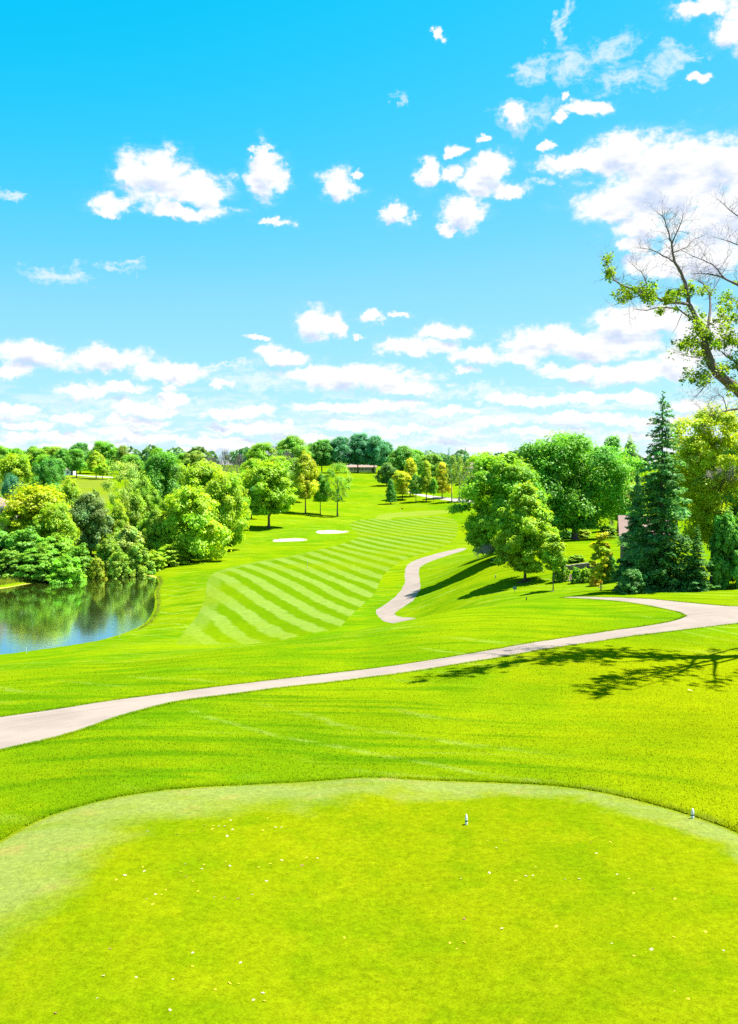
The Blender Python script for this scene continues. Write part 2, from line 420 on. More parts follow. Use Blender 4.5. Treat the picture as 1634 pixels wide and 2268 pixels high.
def mat_rough():
    m, q = new_mat('rough_grass')
    p = pos(q)
    big = q.noise(p, 0.045, 3.0); mid = q.noise(p, 0.33, 4.0, 0.6)
    # streaks left by mowers, run across the slope and curl a little
    pr = q.n('ShaderNodeVectorRotate', {'rotation_type': 'Z_AXIS'}, Vector=p, Angle=R(14)).outputs[0]
    warpv = q.v('MULTIPLY', q.v('SUBTRACT', q.noise(p, 0.07, 2.0, color=True), (0.5, 0.5, 0.5)), (5, 5, 0))
    st = q.noise(q.v('MULTIPLY', q.v('ADD', pr, warpv), (0.10, 0.9, 0.3)), 1.0, 5.0, 0.62)
    fine = q.noise(p, 9.0, 4.0, 0.7); blade = q.noise(p, 34.0, 3.0, 0.7)
    c = q.mix(q.ss(big, 0.36, 0.64), C(0.0759, 0.1531, 0.0013), C(0.1343, 0.1783, 0.0013))
    c = q.mix(q.m('MULTIPLY', q.ss(mid, 0.42, 0.68), 0.6), c, C(0.1605, 0.1930, 0.0016))
    c = q.mix(q.m('MULTIPLY', q.ss(st, 0.52, 0.36), 0.8), c, C(0.0486, 0.1217, 0.0011))
    c = q.mix(q.m('MULTIPLY', q.ss(st, 0.58, 0.70), q.m('MULTIPLY', q.ss(q.noise(p, 0.06, 1.0), 0.50, 0.60), 0.60)), c, C(0.1946, 0.2348, 0.0362))
    c = q.mix(q.m('MULTIPLY', q.ss(fine, 0.45, 0.75), 0.30), c, C(0.1848, 0.2174, 0.0024))
    # faint pale tyre and mower tracks
    wv = q.n('ShaderNodeTexWave', {'wave_type': 'BANDS', 'bands_direction': 'DIAGONAL'}, Vector=q.v('MULTIPLY', p, (1, 1, 0)), Scale=0.16, Distortion=9.0, Detail=2.0, i4=0.35).outputs['Fac']
    trk = q.m('MULTIPLY', q.m('MULTIPLY', q.ss(wv, 0.90, 0.985), q.ss(q.noise(p, 0.055, 2.0), 0.47, 0.60)), q.ss(q.noise(p, 1.3, 3.0), 0.35, 0.6))
    c = q.mix(q.m('MULTIPLY', trk, 0.5), c, C(0.1870, 0.2322, 0.0350))
    c = q.v('MULTIPLY', c, (0.90, 1.0, 1.0))
    # drier, yellower turf on the sunny right-hand slope
    px_ = q.xyz(p)[0]; py_ = q.xyz(p)[1]
    dry = q.m('MULTIPLY', q.ss(q.m('ADD', px_, q.m('MULTIPLY', q.m('SUBTRACT', mid, 0.5), 9.0)), 2.0, 13.0), q.ss(py_, 62.0, 44.0))
    c = q.mix(q.m('MULTIPLY', dry, 0.75), c, C(0.1650, 0.1901, 0.0012))
    tuft = q.noise(q.v('MULTIPLY', pr, (0.6, 1.5, 1.0)), 1.5, 6.0, 0.72); patch = q.noise(p, 0.16, 3.0, 0.6)
    k = q.m('ADD', 0.30, q.m('MULTIPLY', q.m('ADD', q.m('ADD', blade, fine), q.m('ADD', q.m('MULTIPLY', tuft, 1.7), patch)), 0.30))
    c = q.v('MULTIPLY', c, q.cxyz(k, k, k))
    b = bump(q, q.m('ADD', q.m('MULTIPLY', blade, 0.6), fine), 0.9, 0.05)
    return finish(m, q, principled(q, c, 0.9, 0.0, b))

def mat_fairway(name='fairway_turf', dirx=0.94, diry=0.33, period=4.0, phase=0.0, light=(0.116, 0.174, 0.024), dark=(0.066, 0.130, 0.001), amt=1.0):
    m, q = new_mat(name)
    p = pos(q)
    wob = q.m('MULTIPLY', q.m('SUBTRACT', q.noise(p, 0.03, 2.0), 0.5), 3.2)
    wob = q.m('ADD', wob, q.m('MULTIPLY', q.m('SUBTRACT', q.noise(p, 0.45, 5.0, 0.65), 0.5), 1.5))
    s = q.m('ADD', q.m('DIVIDE', q.m('ADD', q.v('DOT_PRODUCT', p, (dirx, diry, 0)), wob), period), phase)
    tri = q.m('ABSOLUTE', q.m('SUBTRACT', q.m('FRACT', s), 0.5))
    f = q.ss(tri, 0.18, 0.31)
    # the edge cut, paler
    at_ = q.n('ShaderNodeAttribute', {'attribute_name': 'edge'}).outputs['Fac']
    edge = q.m('MULTIPLY', q.ss(at_, 2.6, 1.6), q.ss(q.xyz(p)[0], -9.0, -16.0))
    f = q.m('MAXIMUM', f, q.m('MULTIPLY', edge, 0.5))
    f = q.m('MULTIPLY', f, q.m('ADD', 0.55, q.m('MULTIPLY', q.noise(p, 0.11, 3.0), 0.8)), clamp=True)
    f = q.m('MULTIPLY', f, amt)
    c = q.mix(f, C(*dark), C(*light))
    c = q.mix(q.m('MULTIPLY', q.ss(q.noise(p, 0.04, 2.0), 0.45, 0.65), 0.5), c, C(0.115, 0.165, 0.001))
    fine = q.noise(q.v('MULTIPLY', p, (1.0, 0.7, 1.0)), 1.6, 7.0, 0.75)
    k = q.m('ADD', 0.55, q.m('MULTIPLY', fine, 0.90)); c = q.v('MULTIPLY', c, q.cxyz(k, k, k))
    return finish(m, q, principled(q, c, 0.9, 0.0, bump(q, fine, 0.5, 0.03)))

def mat_tee():
    m, q = new_mat('tee_turf')
    p = pos(q)
    at_ = q.n('ShaderNodeAttribute', {'attribute_name': 'edge'}).outputs['Fac']
    n1 = q.noise(p, 0.35, 4.0, 0.6); n2 = q.noise(p, 1.6, 5.0, 0.62); n3 = q.noise(p, 22.0, 3.0, 0.75); n4 = q.noise(p, 0.8, 3.0)
    c = q.mix(q.ss(n1, 0.28, 0.72), C(0.0873, 0.1313, 0.0009), C(0.1214, 0.1462, 0.0011))
    c = q.mix(q.m('MULTIPLY', q.ss(n2, 0.46, 0.70), 0.4), c, C(0.1399, 0.1585, 0.0020))
    c = q.mix(q.m('MULTIPLY', q.ss(n4, 0.48, 0.34), 0.4), c, C(0.0682, 0.1197, 0.0009))
    # worn paler turf round the rim of the tee, broken up
    x = q.xyz(p)[0]
    wide = q.ss(x, 5.0, -7.0, 1.45, 3.4)
    e = q.m('DIVIDE', q.m('ADD', at_, q.m('MULTIPLY', q.m('SUBTRACT', q.noise(p, 0.55, 4.0, 0.62), 0.5), 3.4)), wide)
    pale = q.m('MULTIPLY', q.ss(e, 1.08, 0.40), q.ss(q.noise(q.v('MULTIPLY', p, (0.35, 1.0, 1.0)), 0.7, 4.0), 0.22, 0.50))
    inner = q.ss(at_, 0.0, 0.25)
    c = q.mix(q.m('MULTIPLY', q.m('MULTIPLY', pale, 0.56), inner), c, C(0.1365, 0.1694, 0.0561))
    c = q.mix(q.m('MULTIPLY', q.m('MULTIPLY', pale, q.ss(q.noise(p, 0.9, 3.0), 0.56, 0.72)), 0.55), c, C(0.1774, 0.1455, 0.0396))
    n5 = q.noise(p, 7.0, 4.0, 0.7)
    k = q.m('ADD', -0.08, q.m('MULTIPLY', q.m('ADD', n3, n5), 1.09)); c = q.v('MULTIPLY', c, q.cxyz(k, k, k))
    b = bump(q, q.m('ADD', n3, q.m('MULTIPLY', n2, 0.6)), 0.6, 0.012)
    return finish(m, q, principled(q, c, 0.9, 0.0, b))

def mat_path():
    m, q = new_mat('worn_asphalt')
    p = pos(q)
    g = q.noise(p, 26.0, 3.0, 0.8); big = q.noise(p, 0.35, 4.0, 0.6); st = q.noise(q.v('MULTIPLY', q.n('ShaderNodeVectorRotate', {'rotation_type': 'Z_AXIS'}, Vector=p, Angle=R(-33)).outputs[0], (0.16, 2.6, 1)), 0.9, 5.0, 0.62)
    c = q.mix(q.ss(big, 0.35, 0.65), C(0.1640, 0.1440, 0.1328), C(0.1960, 0.1728, 0.1568))
    c = q.mix(q.m('MULTIPLY', q.ss(st, 0.54, 0.70), 0.6), c, C(0.1200, 0.1080, 0.1024))
    c = q.mix(q.m('MULTIPLY', q.ss(st, 0.42, 0.30), 0.4), c, C(0.2280, 0.2040, 0.1880))
    k = q.m('ADD', 0.72, q.m('MULTIPLY', g, 0.55)); c = q.v('MULTIPLY', q.v('MULTIPLY', c, q.cxyz(k, k, k)), (1.06, 0.97, 0.90))
    return finish(m, q, principled(q, c, 0.85, 0.2, bump(q, g, 0.4, 0.01)))

def mat_plain(name, col, rough=0.7, spec=0.3, var=0.25, scale=3.0, bumpd=0.0):
    m, q = new_mat(name)
    p = q.n('ShaderNodeTexCoord').outputs['Object']
    n = q.noise(p, scale, 4.0, 0.6)
    k = q.m('ADD', 1.0 - var * 0.5, q.m('MULTIPLY', q.m('SUBTRACT', n, 0.25), var))
    c = q.v('MULTIPLY', (col[0], col[1], col[2]), q.cxyz(k, k, k))
    return finish(m, q, principled(q, c, rough, spec, bump(q, n, 0.4, bumpd) if bumpd else None))

def mat_water():
    m, q = new_mat('pond_water')
    p = pos(q)
    pr = q.n('ShaderNodeVectorRotate', {'rotation_type': 'Z_AXIS'}, Vector=p, Angle=R(20)).outputs[0]
    calm = q.ss(q.noise(p, 0.035, 2.0), 0.42, 0.62)
    n = q.noise(q.v('MULTIPLY', pr, (0.7, 3.0, 1)), 1.3, 3.0, 0.55)
    n2 = q.noise(q.v('MULTIPLY', pr, (1, 2.0, 1)), 0.22, 2.0)
    hgt = q.m('ADD', q.m('MULTIPLY', n, q.m('ADD', 0.35, calm)), q.m('MULTIPLY', n2, 1.0))
    b = bump(q, hgt, 0.05, 0.10)
    lw = q.n('ShaderNodeFresnel', IOR=1.55, Normal=b).outputs[0]
    f = q.m('ADD', 0.68, q.m('MULTIPLY', lw, 0.36), clamp=True)
    dif = q.n('ShaderNodeBsdfDiffuse', Color=C(0.036, 0.043, 0.002)).outputs[0]
    gl = q.n('ShaderNodeBsdfGlossy', Color=C(0.80, 0.89, 1.0), Roughness=0.075, Normal=b).outputs[0]
    mx = q.n('ShaderNodeMixShader', i0=f, i1=dif, i2=gl).outputs[0]
    return finish(m, q, mx)

M = {}
M['rough'] = mat_rough(); M['fair'] = mat_fairway(); M['tee'] = mat_tee(); M['path'] = mat_path(); M['water'] = mat_water()
M['green'] = mat_fairway('putting_green_turf', 0.6, 0.8, 1.4, 0.0, (0.145, 0.19, 0.022), (0.125, 0.172, 0.014), 0.6)
M['fair_far'] = mat_fairway('distant_fairway_turf', 0.03, 1.0, 8.0, 0.0, (0.14, 0.165, 0.025), (0.10, 0.14, 0.006), 0.8)
M['sand'] = mat_plain('bunker_sand', (0.33, 0.285, 0.22), 0.95, 0.05, 0.2, 1.2)
M['sand_dull'] = mat_plain('bare_soil', (0.24, 0.19, 0.09), 0.95, 0.05, 0.2, 1.2)
M['road'] = mat_plain('pale_concrete', (0.30, 0.26, 0.235), 0.9, 0.1, 0.2, 0.4)

# ------------------------------------------------------------------ the ground sheet
idx = np.arange(NR * NC).reshape(NR, NC)
quads = np.stack([idx[:-1, :-1], idx[:-1, 1:], idx[1:, 1:], idx[1:, :-1]], -1).reshape(-1, 4)
ground_o = obj('ground', mesh_np('ground', np.stack([GX, GY, GZ], -1).reshape(-1, 3), quads, 4), M['rough'], None, True)
struct(ground_o, 'rolling grass land with mown rough that runs to the horizon')

def drape(name, poly, mat, off=0.012, offy=0.00016, dens=None, label=None, edge_attr=True, ragged=0.0):
    """a sheet that follows the ground inside a world-space outline"""
    poly = [tuple(p[:2]) for p in poly]
    bnd = []
    for i in range(len(poly)):
        a, b = poly[i], poly[(i + 1) % len(poly)]
        L = math.hypot(b[0] - a[0], b[1] - a[1]); st = dens or max(0.25, (a[1] + 40) * 0.008)
        n = max(1, int(L / st))
        for k in range(n): bnd.append((a[0] + (b[0] - a[0]) * k / n, a[1] + (b[1] - a[1]) * k / n))
    if ragged:
        rj = random.Random(8); bnd = [(x + rj.gauss(0, ragged), y + rj.gauss(0, ragged)) for x, y in bnd]
    xs = [p[0] for p in bnd]; ys = [p[1] for p in bnd]
    mk = (GX > min(xs)) & (GX < max(xs)) & (GY > min(ys)) & (GY < max(ys))
    gx, gy = GX[mk], GY[mk]
    sd = poly_sd(gx, gy, bnd) if len(gx) else np.array([])
    inn = [(x, y) for x, y, s, yy in zip(gx, gy, sd, gy) if s < -0.12 * max(0.5, (yy + 40) * 0.006)]
    pts = [Vector(p) for p in bnd + inn]
    vs, _, fs, _, _, _ = delaunay_2d_cdt(pts, [], [list(range(len(bnd)))], 1, 1e-6)
    X = np.array([v.x for v in vs]); Y = np.array([v.y for v in vs])
    rim = np.clip(-poly_sd(X, Y, bnd) / np.maximum(0.25, 0.012 * Y), 0.08, 1.0)       # the rim sinks into the turf
    Z = H(X, Y) + (off + offy * np.maximum(Y, 0)) * rim
    me = bpy.data.meshes.new(name); me.from_pydata(list(zip(X, Y, Z)), [], [tuple(f) for f in fs]); me.update()
    bm = bmesh.new(); bm.from_mesh(me); bmesh.ops.recalc_face_normals(bm, faces=bm.faces)
    if bm.faces and sum(f.normal.z for f in bm.faces) < 0: bmesh.ops.reverse_faces(bm, faces=bm.faces)
    bm.to_mesh(me); bm.free()
    if edge_attr:
        e = -poly_sd(np.array([v.co.x for v in me.vertices]), np.array([v.co.y for v in me.vertices]), bnd)
        at_ = me.attributes.new('edge', 'FLOAT', 'POINT'); at_.data.foreach_set('value', e.astype(np.float32))
    o = obj(name, me, mat, None, True)
    return struct(o, label)

# tee: flat top, an outline in front that curves round
tee_px = [(0,1850),(60,1810),(130,1780),(230,1755),(340,1738),(480,1725),(650,1716),(850,1712),(1050,1716),(1200,1728),(1330,1748),(1450,1776),(1550,1806),(1634,1836)]
tee_poly = [at_z(x, y, 0.0) for x, y in tee_px]
tee_poly = [(-9.2, -14), (-9.3, 0), (-9.2, 10), (-8.9, 16)] + [(p.x, p.y) for p in tee_poly] + [(9.3, 17), (9.9, 10), (10, 0), (10, -14)]
tee_poly = smooth_poly(tee_poly, 1)
drape('tee_box', tee_poly, M['tee'], 0.012, 0.0, None, 'closely mown tee ground with a paler worn rim')

fair_px = [(386,1429),(400,1405),(432,1372),(452,1335),(457,1300),(462,1276),(490,1262),(560,1246),(640,1234),(700,1220),(760,1205),(800,1190),(780,1172),(772,1158),(800,1151),(830,1149),(870,1152),(930,1147),(985,1143),(1010,1152),(1015,1168),(1010,1195),(975,1215),(905,1236),(850,1270),(838,1296),(828,1318),(800,1342),(770,1370),(748,1394)]
fair_poly = [hit(x, y) for x, y in fair_px]
fair_poly = [(p.x, p.y) for p in fair_poly] + [(-6.0, 100.0), (-10.5, 93.5), (-17.0, 92.5)]
fair_poly = smooth_poly(fair_poly, 1)
drape('fairway', fair_poly, M['fair'], 0.02, 0.0001, None, 'striped fairway of alternating pale and dark green bands')
green_px = [(828,1147),(842,1140),(870,1136),(930,1132),(990,1130),(1010,1133),(985,1139),(940,1143),(890,1146),(862,1147.5),(872,1151),(835,1152)]
drape('putting_green', smooth_poly([hit(x, y) for x, y in green_px], 1), M['green'], 0.06, 0.0004, None, 'pale smooth putting green with the red flag')
farf_px = [(120,1056),(240,1058),(250,1075),(252,1110),(200,1112),(150,1110),(120,1090)]
drape('fairway', smooth_poly([hit(x, y) for x, y in farf_px], 1), M['fair_far'], 0.05, 0.0003, None, 'distant pale fairway beyond the pond with fine cross stripes')
for b, lb in zip(bunk_polys, ('sand bunker nearer the lone maple, left of the two', 'sand bunker nearer the green, right of the two')):
    drape('sand_bunker', b, M['sand'], 0.03, 0.0004, 0.8, lb)

# water
me = bpy.data.meshes.new('pond')
wp = [at_z(x, y, WATER_Z) for x, y in [(-600,1560),(-150,1500),(100,1475),(300,1430),(400,1370),(410,1280),(340,1240),(150,1255),(-100,1290),(-600,1330)]]
me.from_pydata([(p.x, p.y, WATER_Z) for p in wp], [], [tuple(range(len(wp)))]); me.update()
struct(obj('pond', me, M['water']), 'still pond that mirrors the trees and the blue sky')

def px_ribbon(top, bot):
    return [(p.x, p.y) for p in [hit(*q) for q in top]] + [(p.x, p.y) for p in [hit(*q) for q in bot][::-1]]
path_a = px_ribbon([(-120,1612),(0,1590),(120,1573),(240,1553),(330,1542),(450,1525),(580,1509),(700,1496),(817,1482),(950,1463),(1080,1443),(1200,1421),(1330,1400),(1440,1386),(1500,1375),(1528,1362),(1440,1343),(1360,1331),(1290,1326),(1245,1325.5)],
                   [(-120,1695),(0,1664),(110,1640),(190,1617),(250,1592),(330,1570),(400,1554),(500,1540),(620,1524),(740,1511),(860,1496),(1000,1474),(1120,1455),(1260,1430),(1380,1411),(1480,1400),(1634,1381),(1760,1362),(1760,1338),(1634,1345),(1560,1339),(1480,1331),(1400,1325),(1300,1322),(1245,1323)])
path_a = smooth_poly(path_a, 1)
drape('cart_path', path_a, M['path'], 0.018, 0.0001, 0.3, 'pale asphalt cart path that crosses the whole slope and forks at the right', ragged=0.035)
path_b = px_ribbon([(828,1354),(846,1343),(868,1330),(886,1312),(897,1292),(896,1272),(898,1255),(915,1243),(945,1233),(985,1222),(1028,1213)],
                   [(871,1358),(890,1348),(918,1327),(932,1304),(930,1283),(925,1262),(938,1251),(965,1240),(1000,1228),(1034,1217)])
def col_at(px, Y): p_ = at(px, 1200, Y); return (p_.x, Y)
path_b = path_b + [col_at(884, 108.2), col_at(915, 105.5), col_at(935, 99.0), col_at(925, 96.5), col_at(900, 101.0), col_at(872, 104.0), col_at(846, 107.0)]   # the end turns off behind the crest
drape('cart_path', smooth_poly(path_b, 1), M['path'], 0.03, 0.0002, None, 'pale cart path that bends down beside the striped fairway', ragged=0.06)
road_b = px_ribbon([(898,1087),(930,1094),(970,1100),(1015,1105),(1050,1108)], [(898,1091),(930,1099),(970,1106),(1015,1112),(1050,1115)])
drape('road', road_b, M['road'], 0.08, 0.0004, None, 'pale concrete drive behind the row of young trees')
road_c = px_ribbon([(130,1050.5),(170,1051.5),(205,1054.5),(250,1056.5)], [(130,1052),(170,1053.2),(205,1056.5),(250,1059)])
drape('road', road_c, M['road'], 0.1, 0.0005, None, 'thin pale path beyond the distant fairway')

# ================================================================== vegetation
def mat_leaf():
    m, q = new_mat('leaves')
    oc = q.n('ShaderNodeObjectInfo').outputs['Color']
    t = q.n('ShaderNodeAttribute', {'attribute_name': 'tint'}).outputs['Color']
    c = q.v('MULTIPLY', oc, t)
    d = q.n('ShaderNodeBsdfDiffuse', Color=c).outputs[0]
    tr = q.n('ShaderNodeBsdfTranslucent', Color=q.v('MULTIPLY', c, (1.25, 1.12, 0.7))).outputs[0]
    mx = q.n('ShaderNodeMixShader', i0=0.52, i1=d, i2=tr).outputs[0]
    gl = q.n('ShaderNodeBsdfGlossy', Color=C(0.9, 0.95, 0.9), Roughness=0.5).outputs[0]
    mx = q.n('ShaderNodeMixShader', i0=0.018, i1=mx, i2=gl).outputs[0]
    return finish(m, q, mx)
def mat_bark(name, col):
    m, q = new_mat(name)
    p = q.n('ShaderNodeTexCoord').outputs['Object']
    n = q.noise(q.v('MULTIPLY', p, (6, 6, 1.2)), 2.0, 4.0, 0.65)
    k = q.m('ADD', 0.55, q.m('MULTIPLY', n, 0.9))
    c = q.v('MULTIPLY', col, q.cxyz(k, k, k))
    return finish(m, q, principled(q, c, 0.9, 0.1, bump(q, n, 0.6, 0.04)))
M['leaf'] = mat_leaf()
M['bark'] = mat_bark('grey_brown_bark', (0.13, 0.10, 0.085))
M['bark_pale'] = mat_bark('pale_bark', (0.26, 0.22, 0.20))
M['twig'] = mat_bark('grey_twigs', (0.20, 0.165, 0.16))

def unit(v): return v / (np.linalg.norm(v, axis=-1, keepdims=True) + 1e-9)

def leaf_mesh(name, P, Nn, size, rng, aspect=1.5, tint=None, axis=None):
    """diamond leaf faces at P facing Nn"""
    n = len(P)
    Nn = unit(Nn)
    r = unit(rng.normal(size=(n, 3))) if axis is None else unit(axis)
    T = unit(r - (r * Nn).sum(1, keepdims=True) * Nn); B = np.cross(Nn, T)
    s = (size * rng.uniform(0.65, 1.35, n))[:, None] if np.isscalar(size) else size[:, None]
    a, b = T * s * 0.5 * aspect, B * s * 0.5
    curl = Nn * s * 0.10
    V = np.stack([P - a, P - b * 1.0 + curl, P + a, P + b * 1.0 + curl], 1).reshape(-1, 3)
    me = mesh_np(name, V, np.arange(n * 4).reshape(n, 4), 4)
    if tint is None: tint = np.ones((n, 3))
    col = np.ones((n, 4, 4), np.float32); col[:, :, :3] = tint[:, None, :]
    at_ = me.attributes.new('tint', 'FLOAT_COLOR', 'POINT'); at_.data.foreach_set('color', col.reshape(-1))
    me.materials.append(M['leaf'])
    return me

def tints(rng, cl, n, hue=0.12, val=0.22):
    """per-clump and per-leaf colour variation"""
    k = cl.max() + 1
    cv = rng.normal(0, val * 0.6, k)[cl] + rng.normal(0, val * 0.6, n)
    ch = np.clip(rng.normal(0, hue, k)[cl] + rng.normal(0, hue * 0.5, n), -0.3, 0.12)
    v = np.exp(cv)
    return np.clip(np.stack([v * (1 + ch), v, v * (1 - ch)], 1), 0.2, 2.2)

PROF = {
 'round': lambda s: np.sqrt(np.clip(1 - (2 * s - 1) ** 2, 0, 1)),
 'dome':  lambda s: np.where(s < 0.3, 0.62 + 0.38 * np.sin(s / 0.3 * math.pi / 2), np.sqrt(np.clip(1 - ((s - 0.3) / 0.7) ** 2.2, 0, 1))),
 'oval':  lambda s: np.where(s < 0.32, 0.45 + 0.55 * np.sin(s / 0.32 * math.pi / 2), np.clip(1 - ((s - 0.32) / 0.68) ** 1.7, 0, 1) ** 0.8),
 'cone':  lambda s: np.where(s < 0.15, 0.6 + 0.4 * s / 0.15, np.clip(1 - (s - 0.15) / 0.85, 0, 1) ** 0.75),
 'vase':  lambda s: np.where(s < 0.6, 0.45 + 0.55 * np.sin(s / 0.6 * math.pi / 2), np.sqrt(np.clip(1 - ((s - 0.6) / 0.4) ** 2, 0, 1))),
 'shrub': lambda s: np.sqrt(np.clip(1 - (s * 0.97) ** 2, 0, 1)),
}
def crown_mesh(seed, shape='dome', W=10.0, Hh=10.0, lobes=26, subs=12, per=42, leaf=0.30, lobe_r=0.20, gap=0.0, aspect=1.5, up=0.75, hue=0.10, val=0.20, inner=True, wob=1.0):
    rng = np.random.default_rng(seed)
    prof = PROF[shape]
    ph = rng.uniform(0, 6.28, 4)
    # lobe centres over the envelope
    s = np.linspace(0.04, 0.93, lobes) + rng.uniform(-0.04, 0.04, lobes); s = np.clip(s, 0.02, 0.96)
    th = np.arange(lobes) * 2.399963 + rng.uniform(-0.45, 0.45, lobes)
    md = 1 + wob * (0.13 * np.sin(3 * th + ph[0]) + 0.10 * np.sin(5 * th + 6 * s + ph[1]) + rng.uniform(-0.26, 0.14, lobes))
    lr = lobe_r * W * rng.uniform(0.55, 1.4, lobes)
    rad = np.maximum(prof(s) * md * W * 0.5 - lr * 0.72, 0) * rng.uniform(0.74, 1.03, lobes)
    Lc = np.stack([rad * np.cos(th), rad * np.sin(th), s * Hh], 1)
    Lc[:, 2] = np.clip(Lc[:, 2], lr * 0.55, Hh - lr * 0.75)
    # fill lobes inside so that the crown is not hollow
    if inner:
        k = max(3, lobes // 4); s2 = rng.uniform(0.15, 0.75, k); t2 = rng.uniform(0, 6.28, k); r2 = prof(s2) * W * 0.2 * rng.uniform(0, 1, k)
        Lc = np.vstack([Lc, np.stack([r2 * np.cos(t2), r2 * np.sin(t2), s2 * Hh], 1)]); lr = np.concatenate([lr, np.full(k, lobe_r * W * 1.1)])
    nl = len(Lc)
    # small clumps over each lobe, mostly on its outer and upper side
    li = np.repeat(np.arange(nl), subs); n = len(li)
    out = Lc - np.array([0, 0, Hh * 0.42]); out = unit(out)
    dr = unit(rng.normal(size=(n, 3)) + out[li] * 0.75 + np.array([0, 0, 0.25]))
    Sc = Lc[li] + dr * (lr[li] * rng.uniform(0.55, 1.05, n))[:, None] * np.array([1, 1, 0.82])
    far = rng.uniform(size=n) < 0.10                       # sprays that stand out from the outline
    Sc[far] += dr[far] * (lr[li][far] * rng.uniform(0.15, 0.55, far.sum()))[:, None]
    keep = rng.uniform(size=n) > gap
    Sc, dr, li = Sc[keep], dr[keep], li[keep]; n = len(Sc)
    ci = np.repeat(np.arange(n), per); N_ = len(ci)
    sr = lr[li] * 0.50 * rng.uniform(0.7, 1.3, n)
    off = unit(rng.normal(size=(N_, 3))) * (rng.uniform(size=N_) ** 0.45)[:, None]
    P = Sc[ci] + off * sr[ci][:, None] * np.array([1.15, 1.15, 0.75])
    Nn = unit(off) * 0.5 + dr[ci] * 0.55 + np.array([0, 0, up]) + rng.normal(size=(N_, 3)) * 0.42
    P[:, 2] = np.maximum(P[:, 2], 0.02 * Hh * rng.uniform(0, 1, N_))
    return leaf_mesh('crown_%s_%d' % (shape, seed), P, Nn, leaf, rng, aspect, tints(rng, li[ci], N_, hue, val))

def trunk_mesh(seed, Ht=10.0, base=0.3, W=10.0, cb=0.3, nlimb=8, lean=0.03, top=0.8, fork=False, limb_up=0.55):
    """tapered trunk with limbs that rise into the crown; the crown starts at cb*Ht"""
    rg = random.Random(seed); mb = MB()
    pts, rad = [], []
    n = 9; ox = oy = 0.0
    for i in range(n):
        f = i / (n - 1); z = f * Ht * top
        ox += rg.uniform(-lean, lean) * Ht / n * 2; oy += rg.uniform(-lean, lean) * Ht / n * 2
        if i == 0: ox = oy = 0
        pts.append((ox, oy, z - (0.25 if i == 0 else 0)))
        rad.append(base * (1.35 if i == 0 else 1.0) * max(0.10, (1 - f) ** 0.8))
    mb.tube(pts, rad, 8)
    for k in range(nlimb):
        f = cb / top * 0.85 + (1 - cb / top * 0.85) * (k + 0.5) / nlimb * 0.85
        i = min(n - 2, int(f * (n - 1))); fr = f * (n - 1) - i
        p = Vector(pts[i]).lerp(Vector(pts[i + 1]), fr); r0 = (rad[i] * (1 - fr) + rad[i + 1] * fr) * 0.62
        a = k * 2.4 + rg.uniform(-0.4, 0.4); L = W * 0.40 * (1 - 0.55 * f) * rg.uniform(0.75, 1.1)
        d = Vector((math.cos(a), math.sin(a), limb_up + rg.uniform(-0.1, 0.35))).normalized()
        q, rr, pp = [p], [r0], p
        for j in range(1, 5):
            pp = pp + d * (L / 4) + Vector((rg.uniform(-.06, .06), rg.uniform(-.06, .06), rg.uniform(-.03, .08))) * L; q.append(pp); rr.append(max(0.012, r0 * (1 - j / 4.3)))
        mb.tube(q, rr, 5)
        for b in range(2):
            j = rg.choice([1, 2, 3]); e = q[j] + Vector((math.cos(a + rg.uniform(-1.2, 1.2)), math.sin(a + rg.uniform(-1.2, 1.2)), rg.uniform(0.3, 1.0))).normalized() * L * 0.45
            mb.tube([q[j], q[j].lerp(e, .5) + Vector((0, 0, L * .03)), e], [rr[j] * .7, rr[j] * .45, 0.012], 4)
    me = mb.mesh('trunk_%d' % seed); me.polygons.foreach_set('use_smooth', np.ones(len(me.polygons), dtype=bool))
    return me

